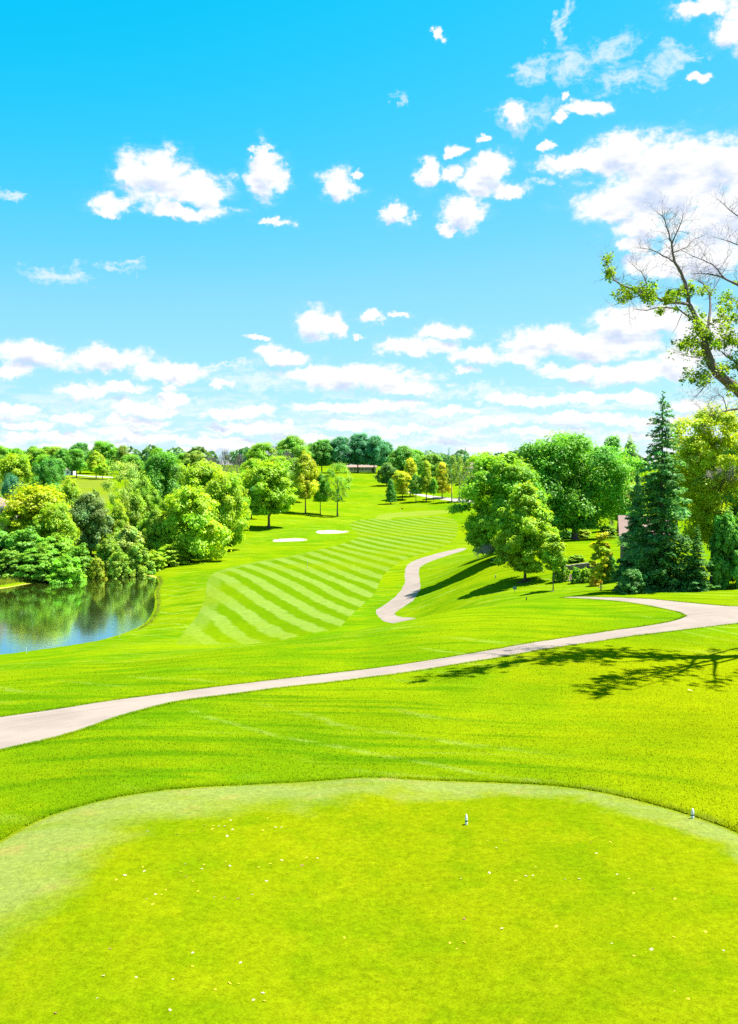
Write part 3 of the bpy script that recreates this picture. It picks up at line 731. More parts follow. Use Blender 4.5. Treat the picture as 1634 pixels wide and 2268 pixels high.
def conifer_mesh(seed, W=7.0, Hh=16.0, levels=44, per=9, leaf=0.20, droop=0.32, dens=1.0, start=0.02, power=0.85, val=0.22):
    rng = np.random.default_rng(seed)
    Ps, Ns, Ax, cl, Sz = [], [], [], [], []; bi = 0
    br = MB()
    for L in range(levels):
        f = start + (1 - start) * (L / (levels - 1)) ** 0.92
        z = f * Hh; R0 = W * 0.5 * (1 - f) ** power * (0.80 + 0.16 * rng.uniform() + 0.10 * math.sin(f * 31 + seed) + 0.07 * math.sin(f * 13)) + 0.10
        if f < 0.12: R0 *= 0.8 + f * 1.6
        k = max(5, int(per * (0.55 + 0.45 * (1 - f))))
        for b in range(k):
            a = (b + rng.uniform(-0.35, 0.35)) / k * 2 * math.pi + L * 1.1
            Lb = R0 * rng.uniform(0.55, 1.18) * (1 + 0.16 * math.sin(2 * a + 9 * f) + 0.12 * math.sin(3 * a - 14 * f + seed))
            dr = np.array([math.cos(a), math.sin(a), 0.0]); sd = np.array([-dr[1], dr[0], 0.0])
            dz = droop * (0.25 + 0.9 * (1 - f))
            m = max(6, int(Lb / leaf * 7.0 * dens)); t = rng.uniform(0.10, 1.0, m) ** 0.75
            spread = (0.10 + 0.30 * np.sin(np.clip(t, 0, 1) * math.pi * 0.92)) * Lb * 0.55
            lat = rng.uniform(-1, 1, m) * spread
            zb = z + rng.normal(0, 0.55 * Hh / levels)
            p = np.array([0, 0, zb]) + dr * (t * Lb)[:, None] + sd * lat[:, None]
            p[:, 2] += -dz * Lb * (t - 0.30 * t ** 3) + 0.25 * (1 - f) * 0 - np.abs(lat) * 0.22 + rng.normal(0, 0.04 + 0.02 * Lb, m)
            if f > 0.9: p[:, 2] += t * Lb * 0.5
            Ps.append(p); cl.append(np.full(m, bi)); bi += 1
            ax = dr * 0.75 + sd * (np.sign(lat) * 0.75)[:, None] + np.array([0, 0, -0.2]) + rng.normal(0, 0.25, (m, 3))
            Ax.append(ax); Ns.append(np.array([0, 0, 0.9]) + dr * 0.25 + rng.normal(0, 0.45, (m, 3)))
            Sz.append(leaf * rng.uniform(0.6, 1.3, m) * (0.55 + 0.45 * (1 - f)))
    P = np.vstack(Ps); n = len(P); cl = np.concatenate(cl)
    P[:, 2] = np.maximum(P[:, 2], 0.12)
    return leaf_mesh('conifer_%d' % seed, P, np.vstack(Ns), np.concatenate(Sz), rng, 2.6, tints(rng, cl, n, 0.10, val), np.vstack(Ax))

def bare_mesh(seed, W=10.0, Hh=8.0, n=900, thick=0.05, zmin=0.0, spread=0.9):
    """leafless twiggy crown: limbs and long thin twigs"""
    rg = random.Random(seed); mb = MB()
    for i in range(n):
        a = rg.uniform(0, 6.283); rr = rg.random() ** 0.6; s = rg.random()
        x, y = math.cos(a) * rr * W * 0.45 * math.sin(math.pi * (0.12 + 0.8 * s)), math.sin(a) * rr * W * 0.45 * math.sin(math.pi * (0.12 + 0.8 * s))
        z = zmin + s * (Hh - zmin) * 0.92
        d = Vector((x / W * spread * 2 + rg.uniform(-.5, .5), y / W * spread * 2 + rg.uniform(-.5, .5), 0.75)).normalized(); L = Hh * rg.uniform(0.10, 0.24)
        p = Vector((x, y, z)); sdv = Vector((rg.uniform(-1, 1), rg.uniform(-1, 1), rg.uniform(-.3, .3))).normalized() * thick
        e = p + d * L
        mb.add([p - sdv, p + sdv, e], [(0, 1, 2)])
        if i % 3 == 0:
            e2 = p + d * L * .4 + Vector((rg.uniform(-1, 1), rg.uniform(-1, 1), .5)) * L * .5
            mb.add([p + d * L * .3 - sdv * .7, p + d * L * .3 + sdv * .7, e2], [(0, 1, 2)])
    for k in range(9):
        a = k * 0.7; e = Vector((math.cos(a) * W * .33, math.sin(a) * W * .33, Hh * rg.uniform(.6, .95)))
        mb.tube([(0, 0, 0), e * .3 + Vector((0, 0, Hh * .15)), e * .7, e], [0.10, 0.08, .05, .01], 4)
    return mb.mesh('bare_%d' % seed)

# ---- shared prototypes
PROTO = {}
def proto(key, fn):
    if key not in PROTO: PROTO[key] = fn()
    return PROTO[key]
KINDS = {
 # name: (shape, crown base fraction, reference W, H, list of crown builders, trunk args)
 'maple':  dict(shape='dome', cb=0.20, lobes=34, subs=13, per=64, leaf=0.258, lobe_r=0.17),
 'round':  dict(shape='round', cb=0.24, lobes=34, subs=12, per=64, leaf=0.258, lobe_r=0.18),
 'oval':   dict(shape='oval', cb=0.16, lobes=38, subs=12, per=61, leaf=0.251, lobe_r=0.16),
 'cone':   dict(shape='cone', cb=0.12, lobes=38, subs=11, per=58, leaf=0.228, lobe_r=0.16),
 'airy':   dict(shape='vase', cb=0.34, lobes=30, subs=9, per=42, leaf=0.198, lobe_r=0.15, gap=0.25, inner=False),
 'pine':   dict(shape='oval', cb=0.10, lobes=36, subs=13, per=64, leaf=0.182, lobe_r=0.16, aspect=2.4, val=0.26),
 'shrub':  dict(shape='shrub', cb=0.0, lobes=52, subs=10, per=58, leaf=0.319, lobe_r=0.12),
 'fine':   dict(shape='round', cb=0.18, lobes=38, subs=13, per=74, leaf=0.182, lobe_r=0.15),
 'pole':   dict(shape='oval', cb=0.42, lobes=22, subs=9, per=42, leaf=0.228, lobe_r=0.16, gap=0.2, inner=False),
}
NVAR = 2
def crown_of(kind, var):
    k = {a: b for a, b in KINDS[kind].items() if a != 'cb'}
    return proto(('crown', kind, var), lambda: crown_mesh(hash((kind, 7)) % 1 + 1000 * (list(KINDS).index(kind) + 1) + var, **k))
def trunk_of(kind, var, cb):
    key = ('trunk', kind, var % 2, round(cb * 10))
    def mk():
        me = trunk_mesh(77 + var % 2 + 10 * list(KINDS).index(kind), 10.0, 0.26, 10.0, max(cb, 0.05), nlimb=9)
        me.materials.append(M['bark_pale'] if kind in ('pole',) else M['bark']); return me
    return proto(key, mk)

_tree_n = [0]
def place(kind, px, top, width, Y, color, name, label, cat='tree', group=None, cb=None, var=None, X=None, depth=1.0, ground_z=None, sink=0.0, rz=None):
    """a tree: px column, top row, crown width in px, distance"""
    _tree_n[0] += 1; i = _tree_n[0]; rg = random.Random(i * 31 + 5)
    p = at(px, top, Y); x = p.x
    gz = float(H(x, Y)) - sink if ground_z is None else ground_z
    Hh = max(p.z - gz, 0.6); Wd = width / F * Y
    var = i % NVAR if var is None else var
    part = 'crown'
    root = empty(name, (x, Y, gz), label, cat, group, 0.0)
    rot = rg.uniform(0, 6.28) if rz is None else rz
    if kind == 'spruce':
        me = proto(('spruce', var), lambda: conifer_mesh(500 + var, 7.0, 16.0, 34, 9, 0.30, 0.30, 0.8))
        o = obj('crown', me, None, root); o.scale = (Wd / 7.0, Wd / 7.0, Hh / 16.0)
        t = trunk_of('cone', var, 0.0)
        tr = obj('trunk', t, None, root); tr.scale = (Wd / 22.0, Wd / 22.0, Hh / 10.0 * 1.1)
    elif kind == 'bare':
        me = proto(('bare', var % 2), lambda: bare_mesh(40 + var % 2))
        if not me.materials: me.materials.append(M['twig'])
        o = obj('branches', me, None, root); o.scale = (Wd / 10.0, Wd / 10.0, Hh / 8.0)
    else:
        cb = KINDS[kind]['cb'] if cb is None else cb
        o = obj('foliage' if kind == 'shrub' else 'crown', crown_of(kind, var), None, root)
        o.location = (0, 0, cb * Hh); o.scale = (Wd / 10.0, Wd / 10.0 * depth, Hh * (1 - cb) / 10.0)
        tr = obj('stem' if kind == 'shrub' else 'trunk', trunk_of(kind, var, cb), None, root)
        ts = min(max(Wd, 0.5 * Hh), Hh * 0.85) / 10.0
        tr.scale = (ts, ts, Hh / 10.0 * (0.8 if kind == 'shrub' else 1.0))
    o.rotation_euler = (0, 0, rot)
    k = rg.uniform(0.93, 1.07)
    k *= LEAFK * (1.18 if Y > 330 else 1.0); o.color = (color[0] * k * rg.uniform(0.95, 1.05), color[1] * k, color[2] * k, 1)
    return root

LEAFK = 2.7
GRASS = (0.21, 0.30, 0.001)
# leaf colours (albedo)
YEL = (0.132, 0.180, 0.003); LIM = (0.130, 0.195, 0.005); GRN = (0.070, 0.155, 0.006); DGR = (0.035, 0.115, 0.012)
BLU = (0.032, 0.110, 0.050); OLV = (0.085, 0.130, 0.016); PAL = (0.135, 0.190, 0.034); GRY = (0.070, 0.118, 0.030); GOLD = (0.172, 0.192, 0.003)
# ---- far side of the pond
G1 = 'trees on the far bank of the pond'
place('maple', 82, 1083, 158, 186, YEL, 'maple_tree', 'broad yellow-green maple above the pond, beside the cream house', group=G1, cb=0.16)
place('pine', 199, 1094, 96, 189, GRY, 'pine_tree', 'grey-green bushy pine right of the broad yellow maple', group=G1)
place('airy', 276, 1024, 92, 222, PAL, 'willow_tree', 'loose pale green tree with a visible dark trunk behind the pond', group=G1, cb=0.2)
place('fine', 104, 1018, 70, 250, DGR, 'pine_tree', 'dark green pine left of the distant fairway', group=G1, cb=0.08)
place('maple', 30, 1012, 84, 262, LIM, 'maple_tree', 'hazy yellow-green tree at the left edge of the frame', group=G1)
place('fine', 22, 1054, 52, 225, BLU, 'spruce_tree', 'dark blue-green round conifer above the cream house', group=G1, cb=0.05)
place('maple', -30, 1040, 60, 200, OLV, 'maple_tree', 'olive tree beside the cream house at the left edge', group=G1)
place('oval', 155, 1066, 66, 215, LIM, 'young_tree', 'bright young tree behind the yellow maple and the grey pine', group=G1)
place('oval', 212, 1090, 46, 212, OLV, 'young_tree', 'olive young tree just behind the grey-green pine', group=G1)
place('round', 356, 1010, 90, 232, (0.055, 0.140, 0.010), 'maple_tree', 'tall dark green tree behind the bright maples by the pond', group=G1, cb=0.1)
place('oval', 300, 1096, 70, 200, (0.10, 0.165, 0.008), 'young_tree', 'mid green tree between the willow and the bright maples', group=G1, cb=0.08)
place('oval', 262, 1120, 52, 192, LIM, 'young_tree', 'lime green young tree under the willow', group=G1, cb=0.05)
place('oval', 345, 1130, 60, 186, (0.095, 0.165, 0.007), 'young_tree', 'leafy green tree beside the front bright maple', group=G1, cb=0.05)
place('oval', 318, 1060, 70, 212, (0.10, 0.170, 0.008), 'maple_tree', 'leafy mid green tree right of the willow trunk', group=G1, cb=0.05)
place('round', 385, 1100, 76, 200, (0.105, 0.178, 0.006), 'maple_tree', 'fresh green tree behind the front bright maple', group=G1, cb=0.04)
place('round', 120, 1120, 90, 180, (0.12, 0.185, 0.006), 'maple_tree', 'low lime tree between the thicket and the broad yellow maple', group=G1, cb=0.05)
place('shrub', 330, 1150, 80, 190, (0.10, 0.17, 0.008), 'shrub', 'tall green bush behind the pale bush at the pond end', 'shrub', G1)
G2 = 'bright maples left of the fairway'
place('maple', 418, 1082, 140, 186, LIM, 'maple_tree', 'front maple of the bright group at the corner of the pond', group=G2, cb=0.04, var=0)
place('maple', 492, 1056, 100, 206, LIM, 'maple_tree', 'right maple of the bright group, nearest the fairway', group=G2, cb=0.06, var=1)
place('maple', 455, 1028, 130, 222, (0.115, 0.185, 0.006), 'maple_tree', 'rear tall maple of the bright group', group=G2, cb=0.1, var=2)
place('maple', 520, 1062, 62, 232, (0.125, 0.19, 0.006), 'maple_tree', 'small maple at the right end of the bright group', group=G2, cb=0.1, var=0)
place('maple', 395, 1034, 90, 238, (0.09, 0.17, 0.008), 'maple_tree', 'green maple at the back left of the bright group', group=G2, cb=0.1, var=1)
place('shrub', 375, 1206, 80, 181, LIM, 'shrub', 'leafy shrub at the foot of the front bright maple', 'shrub', G1)
place('shrub', 440, 1200, 74, 196, (0.09, 0.165, 0.006), 'shrub', 'dark leafy shrub under the bright maples by the lawn edge', 'shrub', G1)
place('maple', 594, 1029, 118, 252, (0.105, 0.185, 0.006), 'maple_tree', 'lone spreading maple casting a round shadow beside the bunkers', cb=0.22, var=1)
place('round', 556, 1078, 46, 272, DGR, 'maple_tree', 'dark small tree half hidden behind the lone maple', cb=0.2)
G3 = 'trees in a row on the lawn above the bunkers'
place('oval', 676, 1008, 62, 298, (0.165, 0.20, 0.005), 'maple_tree', 'yellow-tipped tree with a forked trunk, left of the lawn row', group=G3, cb=0.26)
place('oval', 709, 1052, 42, 300, (0.06, 0.145, 0.008), 'maple_tree', 'narrow green tree in the middle of the lawn row', group=G3, cb=0.32)
place('airy', 747, 1026, 70, 296, (0.085, 0.155, 0.012), 'elm_tree', 'airy vase-shaped tree at the right end of the lawn row', group=G3, cb=0.28)
place('oval', 636, 1080, 34, 300, (0.13, 0.19, 0.005), 'young_tree', 'small bright tree beside the lone maple', group=G3, cb=0.25)
G4 = 'wooded skyline behind the lawn'
place('round', 652, 1018, 66, 335, (0.075, 0.135, 0.014), 'oak_tree', 'dull green tree behind the yellow-tipped tree', group=G4)
place('round', 577, 984, 66, 390, (0.095, 0.165, 0.008), 'oak_tree', 'round bright green tree behind the lone maple', group=G4)
place('round', 645, 968, 72, 430, (0.07, 0.145, 0.010), 'oak_tree', 'tallest round crown left of the blue-green trees', group=G4)
place('round', 668, 990, 40, 400, (0.085, 0.15, 0.012), 'oak_tree', 'small round crown in front of the tallest round crown', group=G4)
place('round', 560, 1018, 60, 350, (0.10, 0.17, 0.006), 'oak_tree', 'low bright crown at the left of the skyline wood', group=G4)
place('round', 610, 1014, 70, 345, (0.10, 0.165, 0.006), 'oak_tree', 'wide green crown just behind the lone maple', group=G4)
place('bare', 606, 988, 40, 405, GRY, 'bare_tree', 'leafless pinkish-grey tree between the round crowns', group=G4)
place('bare', 636, 998, 54, 385, GRY, 'bare_tree', 'low leafless brush in front of the tallest crown', group=G4)
place('bare', 498, 998, 46, 400, GRY, 'bare_tree', 'leafless grey tree on the skyline left of the wood', group=G4)
place('bare', 470, 1012, 60, 380, GRY, 'bare_tree', 'wide leafless brush on the skyline behind the bright maples', group=G4)
place('bare', 530, 1006, 44, 396, GRY, 'bare_tree', 'thin leafless tree beside the low bright crown', group=G4)
place('fine', 432, 1000, 56, 420, OLV, 'oak_tree', 'olive crown on the skyline above the bright maples', group=G4)
place('round', 408, 1006, 44, 425, GRN, 'oak_tree', 'green crown on the skyline left of the olive crown', group=G4)
G5 = 'blue-green trees around the white house'
for px, top, wd, Y, lb in ((712,976,56,492,'left end tree of the tall blue-green row on the skyline'),(752,970,58,494,'second blue-green tree of the skyline row above the fairway'),(792,963,62,497,'highest blue-green tree of the skyline row over the white house'),
                       (828,968,56,495,'blue-green tree right of the highest one in the skyline row'),(850,980,44,499,'right end tree of the tall blue-green row'),(690,984,40,488,'small tree at the left foot of the blue-green row')):
    place('round', px, top, wd, Y, BLU if px > 730 else (0.045, 0.125, 0.016), 'ash_tree', lb, group=G5, cb=0.22)
G6 = 'trees right of the far fairway'
place('pine', 856, 1026, 46, 408, (0.055, 0.115, 0.022), 'pine_tree', 'bushy grey-green pine at the right of the far fairway', group=G6)
place('round', 890, 990, 64, 450, (0.055, 0.13, 0.016), 'oak_tree', 'large green crown behind the yellow maples', group=G6, cb=0.1)
place('round', 920, 998, 44, 460, GRN, 'oak_tree', 'green crown right of the large one behind the yellow maples', group=G6, cb=0.1)
place('round', 956, 1008, 56, 440, (0.075, 0.14, 0.014), 'oak_tree', 'low pale green crown left of the skyline conifers', group=G6, cb=0.1)
for px, top, wd, Y, lb in ((977,1000,16,450,'left small conifer on the skyline right of the fairway'),(994,993,24,440,'broad conifer second in the skyline group'),(1014,994,20,445,'third conifer of the skyline group'),(1030,993,22,438,'fourth conifer of the skyline group beside the brown roof'),(1047,1005,18,445,'right small conifer of the skyline group')):
    place('spruce', px, top, wd, Y, BLU, 'spruce_tree', lb, group=G6)
place('cone', 908, 1017, 46, 362, GOLD, 'maple_tree', 'tall golden maple behind the brightest yellow tree', group=G6, cb=0.15)
place('round', 891, 1046, 44, 352, GOLD, 'maple_tree', 'brightest yellow tree with a dark trunk right of the far fairway', group=G6, cb=0.2)
place('cone', 865, 1062, 28, 340, DGR, 'young_tree', 'dark narrow tree at the left end of the yellow maples', group=G6, cb=0.08)
place('oval', 921, 1052, 32, 343, (0.07, 0.14, 0.012), 'young_tree', 'thin-trunked green tree right of the brightest yellow tree', group=G6, cb=0.3)
place('cone', 944, 1022, 36, 344, (0.13, 0.175, 0.006), 'maple_tree', 'yellow-green pointed maple in the middle of the row', group=G6, cb=0.22)
place('oval', 960, 1060, 20, 342, GRN, 'young_tree', 'small thin tree between the two pointed maples', group=G6, cb=0.35)
place('cone', 979, 1026, 46, 352, (0.17, 0.19, 0.006), 'maple_tree', 'wide golden-green maple at the right of the row', group=G6, cb=0.15)
place('pole', 1001, 1012, 36, 338, OLV, 'aspen_tree', 'left tall thin aspen with bare pale trunk', group='tall aspens by the drive', cb=0.40)
place('pole', 1018, 1014, 34, 340, OLV, 'aspen_tree', 'middle tall thin aspen with bare pale trunk', group='tall aspens by the drive', cb=0.40)
place('pole', 1036, 1020, 36, 338, (0.10, 0.135, 0.018), 'aspen_tree', 'right tall thin aspen beside the big green tree', group='tall aspens by the drive', cb=0.38)
place('bare', 1030, 1042, 34, 350, GRY, 'bare_tree', 'leafless grey brush behind the aspens', group=G6)
# ---- far left row and park trees
G7 = 'park trees beyond the distant fairway'
place('round', 168, 997, 44, 405, (0.06, 0.14, 0.012), 'oak_tree', 'round dark tree with a clear trunk, left of the park trio', group=G7, cb=0.26)
place('oval', 212, 1002, 42, 398, (0.12, 0.175, 0.006), 'oak_tree', 'yellow-green tree in the middle of the park trio', group=G7, cb=0.26)
place('oval', 226, 1026, 34, 392, LIM, 'oak_tree', 'small lime tree at the right of the park trio', group=G7, cb=0.26)
place('round', 176, 983, 54, 455, (0.04, 0.12, 0.022), 'oak_tree', 'dark blue-green crown behind the park trio', group=G7, cb=0.1)
place('round', 230, 980, 62, 450, GRN, 'oak_tree', 'large bright crown behind the park trio', group=G7, cb=0.1)
place('round', 270, 989, 36, 445, OLV, 'oak_tree', 'olive crown right of the large bright crown', group=G7, cb=0.1)
place('round', 288, 1010, 52, 400, (0.065, 0.14, 0.010), 'oak_tree', 'low green crown left of the dark conifers', group=G7, cb=0.08)
place('spruce', 306, 998, 30, 410, BLU, 'spruce_tree', 'dark conifer left of the taller skyline spruce', group=G7)
place('spruce', 325, 987, 22, 415, (0.03, 0.085, 0.04), 'spruce_tree', 'tall pointed spruce on the left skyline', group=G7)
place('round', 347, 994, 40, 420, GRN, 'oak_tree', 'green crown right of the tall pointed spruce', group=G7, cb=0.1)
place('round', 372, 1004, 40, 430, GRN, 'oak_tree', 'low green crown behind the tall dark tree', group=G7, cb=0.1)
rgf = random.Random(4)
ORD = ('first', 'second', 'third', 'fourth', 'fifth', 'sixth', 'seventh', 'eighth', 'ninth', 'tenth', 'eleventh')
for k, px in enumerate(range(4, 160, 17)):
    place('round', px + rgf.uniform(-6, 6), 992 + rgf.uniform(-4, 8), rgf.uniform(34, 56), rgf.uniform(430, 520), rgf.choice([GRN, (0.09, 0.15, 0.01), (0.055, 0.13, 0.014), LIM]),
          'oak_tree', '%s leafy crown from the left edge in the far left skyline' % ORD[k], group='tree line on the far left skyline', cb=0.08)
for k, (px, top, wd, Y, c, lb) in enumerate(((48,1024,50,330,LIM,'lime round tree below the far left skyline'),(92,1010,40,370,GRN,'mid green tree behind the dark pine on the left slope'),(70,1040,44,300,(0.11,0.17,0.008),'yellow-green tree beside the dark pine on the left slope'),(128,1018,34,380,(0.05,0.13,0.018),'dark tree at the left end of the distant fairway'),(10,1020,50,350,(0.1,0.165,0.008),'green tree at the left edge below the skyline'))):
    place('round', px, top, wd, Y, c, 'oak_tree', lb, group='trees on the far left slope', cb=0.08)
# distant wood, far beyond, that closes the view
rgw = np.random.default_rng(12); Pw_, Nw_, cw_ = [], [], []
for k in range(170):
    xx = rgw.uniform(-620, 620); yy = rgw.uniform(640, 820); r_ = rgw.uniform(6, 11); zz = float(H(xx, yy))
    n_ = 130; o_ = unit(rgw.normal(size=(n_, 3))); o_[:, 2] = np.abs(o_[:, 2])
    Pw_.append(np.array([xx, yy, zz + 2]) + o_ * np.array([r_, r_, rgw.uniform(7, 12.5)])); Nw_.append(o_ + rgw.normal(0, .5, (n_, 3))); cw_.append(np.full(n_, k))
Pw_ = np.vstack(Pw_); cw_ = np.concatenate(cw_)
wood = obj('distant_wood', leaf_mesh('distant_wood', Pw_, np.vstack(Nw_), 2.6, rgw, 1.3, tints(rgw, cw_, len(Pw_))), None)
wood.color = (0.09, 0.20, 0.05, 1); tag(wood, 'far wood that closes the horizon behind the trees', 'wood', None, 'stuff')

# ---- thicket and shrubs on the far bank
G8 = 'thicket on the far bank of the pond'
for px, top, wd, Y, c, lb in (
    (-20,1172,120,172,(0.06,0.145,0.018),'left end of the thicket by the pond, blue-green leaves'),
    (50,1176,110,170,(0.075,0.155,0.014),'broad leafy shrub of the thicket below the yellow maple'),
    (118,1190,110,168,(0.08,0.165,0.010),'tallest leafy shrub in the middle of the bank thicket'),
    (168,1212,90,167,(0.08,0.165,0.009),'right leafy shrub of the bank thicket beside the water'),
    (85,1216,110,164,(0.075,0.165,0.010),'low leafy shrub at the waterline below the thicket'),
    (20,1222,90,163,(0.085,0.16,0.012),'low shrub at the waterline near the left edge'),
    (145,1234,84,162,(0.08,0.175,0.008),'bright low shrub that overhangs the water'),
    (238,1196,66,172,(0.10,0.165,0.010),'olive shrub beside the right end of the thicket'),
    (286,1168,78,180,PAL,'pale green bush with fine leaves behind the pond end'),
    (262,1180,60,186,(0.11,0.17,0.012),'pale bush behind the fine-leaved one'),
    (305,1206,64,172,(0.11,0.175,0.014),'rounded pale bush at the corner of the pond'),
    (262,1224,56,168,(0.11,0.17,0.012),'low yellow-green bush on the far shore'),
    (340,1222,56,176,LIM,'small leafy bush right of the pond corner'),
    (215,1238,40,166,(0.15,0.18,0.006),'small yellowish bush on the far shore'),
    (330,1180,60,186,(0.085,0.155,0.008),'green bush between the pale bush and the front maple')):
    place('shrub', px, top, wd, Y, c, 'shrub', lb, 'shrub', G8)

# ---- right side: big trees, spruce, young trees
def hero(name, label, px, top, wd, Y, color, seed, group=None, cb=0.2, trunk=True, mats='bark', trunk_r=0.4, **k):
    p = at(px, top, Y); gz = float(H(p.x, Y)); Hh = p.z - gz; Wd = wd / F * Y
    root = empty(name, (p.x, Y, gz), label, 'tree', group)
    o = obj('crown', crown_mesh(seed, W=Wd, Hh=Hh * (1 - cb), **k), None, root); o.location = (0, 0, Hh * cb); o.color = (*[c_ * LEAFK for c_ in color], 1)
    t = trunk_mesh(seed + 1, Hh, trunk_r, Wd, max(cb, 0.06), 11); t.materials.append(M[mats]); obj('trunk', t, None, root)
    return root
G9 = 'big trees beside the house lawn'
broad = hero('oak_tree', 'broad green tree left of the pair, its shadow over the slope', 1112, 1006, 214, 128, (0.080, 0.165, 0.006), 201, G9, 0.03, shape='round', lobes=52, subs=15, per=59, leaf=0.246, lobe_r=0.135, trunk_r=0.42, hue=0.14)
hero('oak_tree', 'tallest rounded green tree with a pale trunk behind the golden sapling', 1275, 964, 236, 148, (0.056, 0.150, 0.009), 202, G9, 0.12, shape='round', lobes=60, subs=16, per=62, leaf=0.246, lobe_r=0.13, trunk_r=0.5, hue=0.12, mats='bark_pale')
hero('maple_tree', 'yellow-tipped maple standing in front of the two big trees', 1164, 1076, 140, 105, (0.118, 0.186, 0.006), 203, None, 0.09, shape='oval', lobes=44, subs=14, per=57, leaf=0.180, lobe_r=0.14, trunk_r=0.15, hue=0.10)
hero('young_tree', 'slim young tree with a straight bare stem beside the maple', 1226, 1183, 56, 95, (0.120, 0.190, 0.007), 204, None, 0.36, shape='oval', lobes=20, subs=10, per=40, leaf=0.123, lobe_r=0.17, trunk_r=0.055, gap=0.1)
hero('young_tree', 'golden young maple with a thin stem in front of the house', 1332, 1181, 58, 87, GOLD, 205, None, 0.20, shape='oval', lobes=24, subs=10, per=40, leaf=0.123, lobe_r=0.16, trunk_r=0.05, gap=0.18)
locust = hero('locust_tree', 'tall yellow-green tree behind the spruce at the right edge', 1585, 908, 215, 88, (0.150, 0.195, 0.004), 206, None, 0.22, shape='round', lobes=58, subs=15, per=59, leaf=0.156, lobe_r=0.125, trunk_r=0.26, gap=0.12, hue=0.05)
hero('maple_tree', 'green tree under the tall yellow-green tree at the right edge', 1660, 1090, 130, 84, (0.060, 0.15, 0.008), 207, None, 0.1, shape='oval', lobes=30, subs=13, per=51, leaf=0.156, lobe_r=0.15, trunk_r=0.15)
p = at(1468, 877, 82); gz = float(H(p.x, 82)); hh = p.z - gz; wd = 212 / F * 82
root = empty('spruce_tree', (p.x, 82, gz), 'tall pointed blue-green spruce in front of the house', 'tree')
o = obj('crown', conifer_mesh(301, wd, hh, 54, 10, 0.18, 0.36, 1.0, 0.015, 0.72, 0.30), None, root); o.color = (0.095, 0.270, 0.058, 1)
mb = MB(); mb.tube([(0, 0, -.2), (0.03, 0, hh * .4), (0, 0.02, hh * .8), (0, 0, hh * 0.985)], [0.24, 0.16, 0.07, 0.008], 8); mb.build('trunk', M['bark'], root, True)
p = at(1412, 1052, 88); gz = float(H(p.x, 88)); hh = p.z - gz
root = empty('spruce_tree', (p.x, 88, gz), 'smaller dark spruce tucked behind the left side of the tall one', 'tree')
o = obj('crown', conifer_mesh(302, 100 / F * 88, hh, 36, 11, 0.20, 0.34, 1.1, 0.015, 0.75), None, root); o.color = (0.07, 0.235, 0.06, 1)
mb = MB(); mb.tube([(0, 0, -.2), (0.03, 0, hh * .5), (0, 0, hh * 0.98)], [0.18, 0.10, 0.008], 8); mb.build('trunk', M['bark'], root, True)
place('spruce', 1545, 1165, 86, 80, (0.045, 0.11, 0.022), 'spruce_tree', 'low spreading spruce at the foot of the tall one', rz=0.4)
place('shrub', 1612, 1140, 84, 82, (0.055, 0.145, 0.014), 'arborvitae', 'dense upright green arborvitae at the right edge', 'shrub')
place('pine', 1395, 982, 56, 190, GRY, 'pine_tree', 'grey-green pine behind the tall spruce', group='trees behind the house')
place('bare', 1358, 976, 30, 200, GRY, 'bare_tree', 'leafless grey tree right of the tallest rounded tree', group='trees behind the house')
place('fine', 1372, 1010, 60, 185, PAL, 'willow_tree', 'pale grey-green tree between the rounded tree and the spruce', group='trees behind the house')
place('round', 1395, 1075, 80, 160, (0.11, 0.165, 0.008), 'oak_tree', 'yellow-green tree behind the house and the spruce', group='trees behind the house')
place('round', 1500, 1010, 120, 150, (0.06, 0.14, 0.01), 'oak_tree', 'green tree hidden behind the spruce and the yellow-green tree', group='trees behind the house')
place('round', 1640, 980, 130, 140, (0.08, 0.15, 0.01), 'oak_tree', 'green tree behind the yellow-green one at the right edge', group='trees behind the house')
place('shrub', 1242, 1232, 36, 101, (0.10, 0.185, 0.008), 'shrub', 'tall leafy bush right of the slim young tree', 'shrub', 'garden shrubs')
place('shrub', 1276, 1229, 40, 112, (0.11, 0.185, 0.010), 'shrub', 'wide clipped bush above the stone wall', 'shrub', 'garden shrubs')
place('shrub', 1276, 1258, 24, 99, (0.09, 0.18, 0.008), 'shrub', 'round bush in the bed, left of two', 'shrub', 'garden shrubs')
place('shrub', 1297, 1259, 26, 99, (0.12, 0.195, 0.008), 'shrub', 'round bush in the bed, right of two', 'shrub', 'garden shrubs')
place('shrub', 1317, 1266, 26, 96, (0.22, 0.19, 0.006), 'shrub', 'low golden bush beside the golden young maple', 'shrub', 'garden shrubs')
place('shrub', 1110, 1235, 50, 122, (0.05, 0.13, 0.02), 'shrub', 'dark bush in the shade behind the yellow-tipped maple', 'shrub', 'garden shrubs')
place('shrub', 1345, 1165, 46, 150, (0.10, 0.17, 0.008), 'shrub', 'bright bush on the lawn behind the pale trunk', 'shrub', 'garden shrubs')
place('shrub', 1290, 1172, 40, 155, (0.13, 0.185, 0.008), 'shrub', 'yellow-green bush at the back of the house lawn', 'shrub', 'garden shrubs')
place('shrub', 1255, 1176, 40, 158, (0.05, 0.135, 0.015), 'shrub', 'dark bush at the back left of the house lawn', 'shrub', 'garden shrubs')
place('shrub', 1352, 1232, 30, 97.5, (0.055, 0.14, 0.012), 'shrub', 'dark green bush against the corner of the brick house', 'shrub', 'garden shrubs')
place('shrub', 1398, 1262, 60, 78.5, (0.045, 0.12, 0.022), 'shrub', 'low dark juniper at the left foot of the tall spruce', 'shrub', 'garden shrubs')
place('round', 1196, 988, 150, 146, (0.066, 0.155, 0.008), 'oak_tree', 'green tree filling the gap between the two big rounded trees', group=G9, cb=0.06)

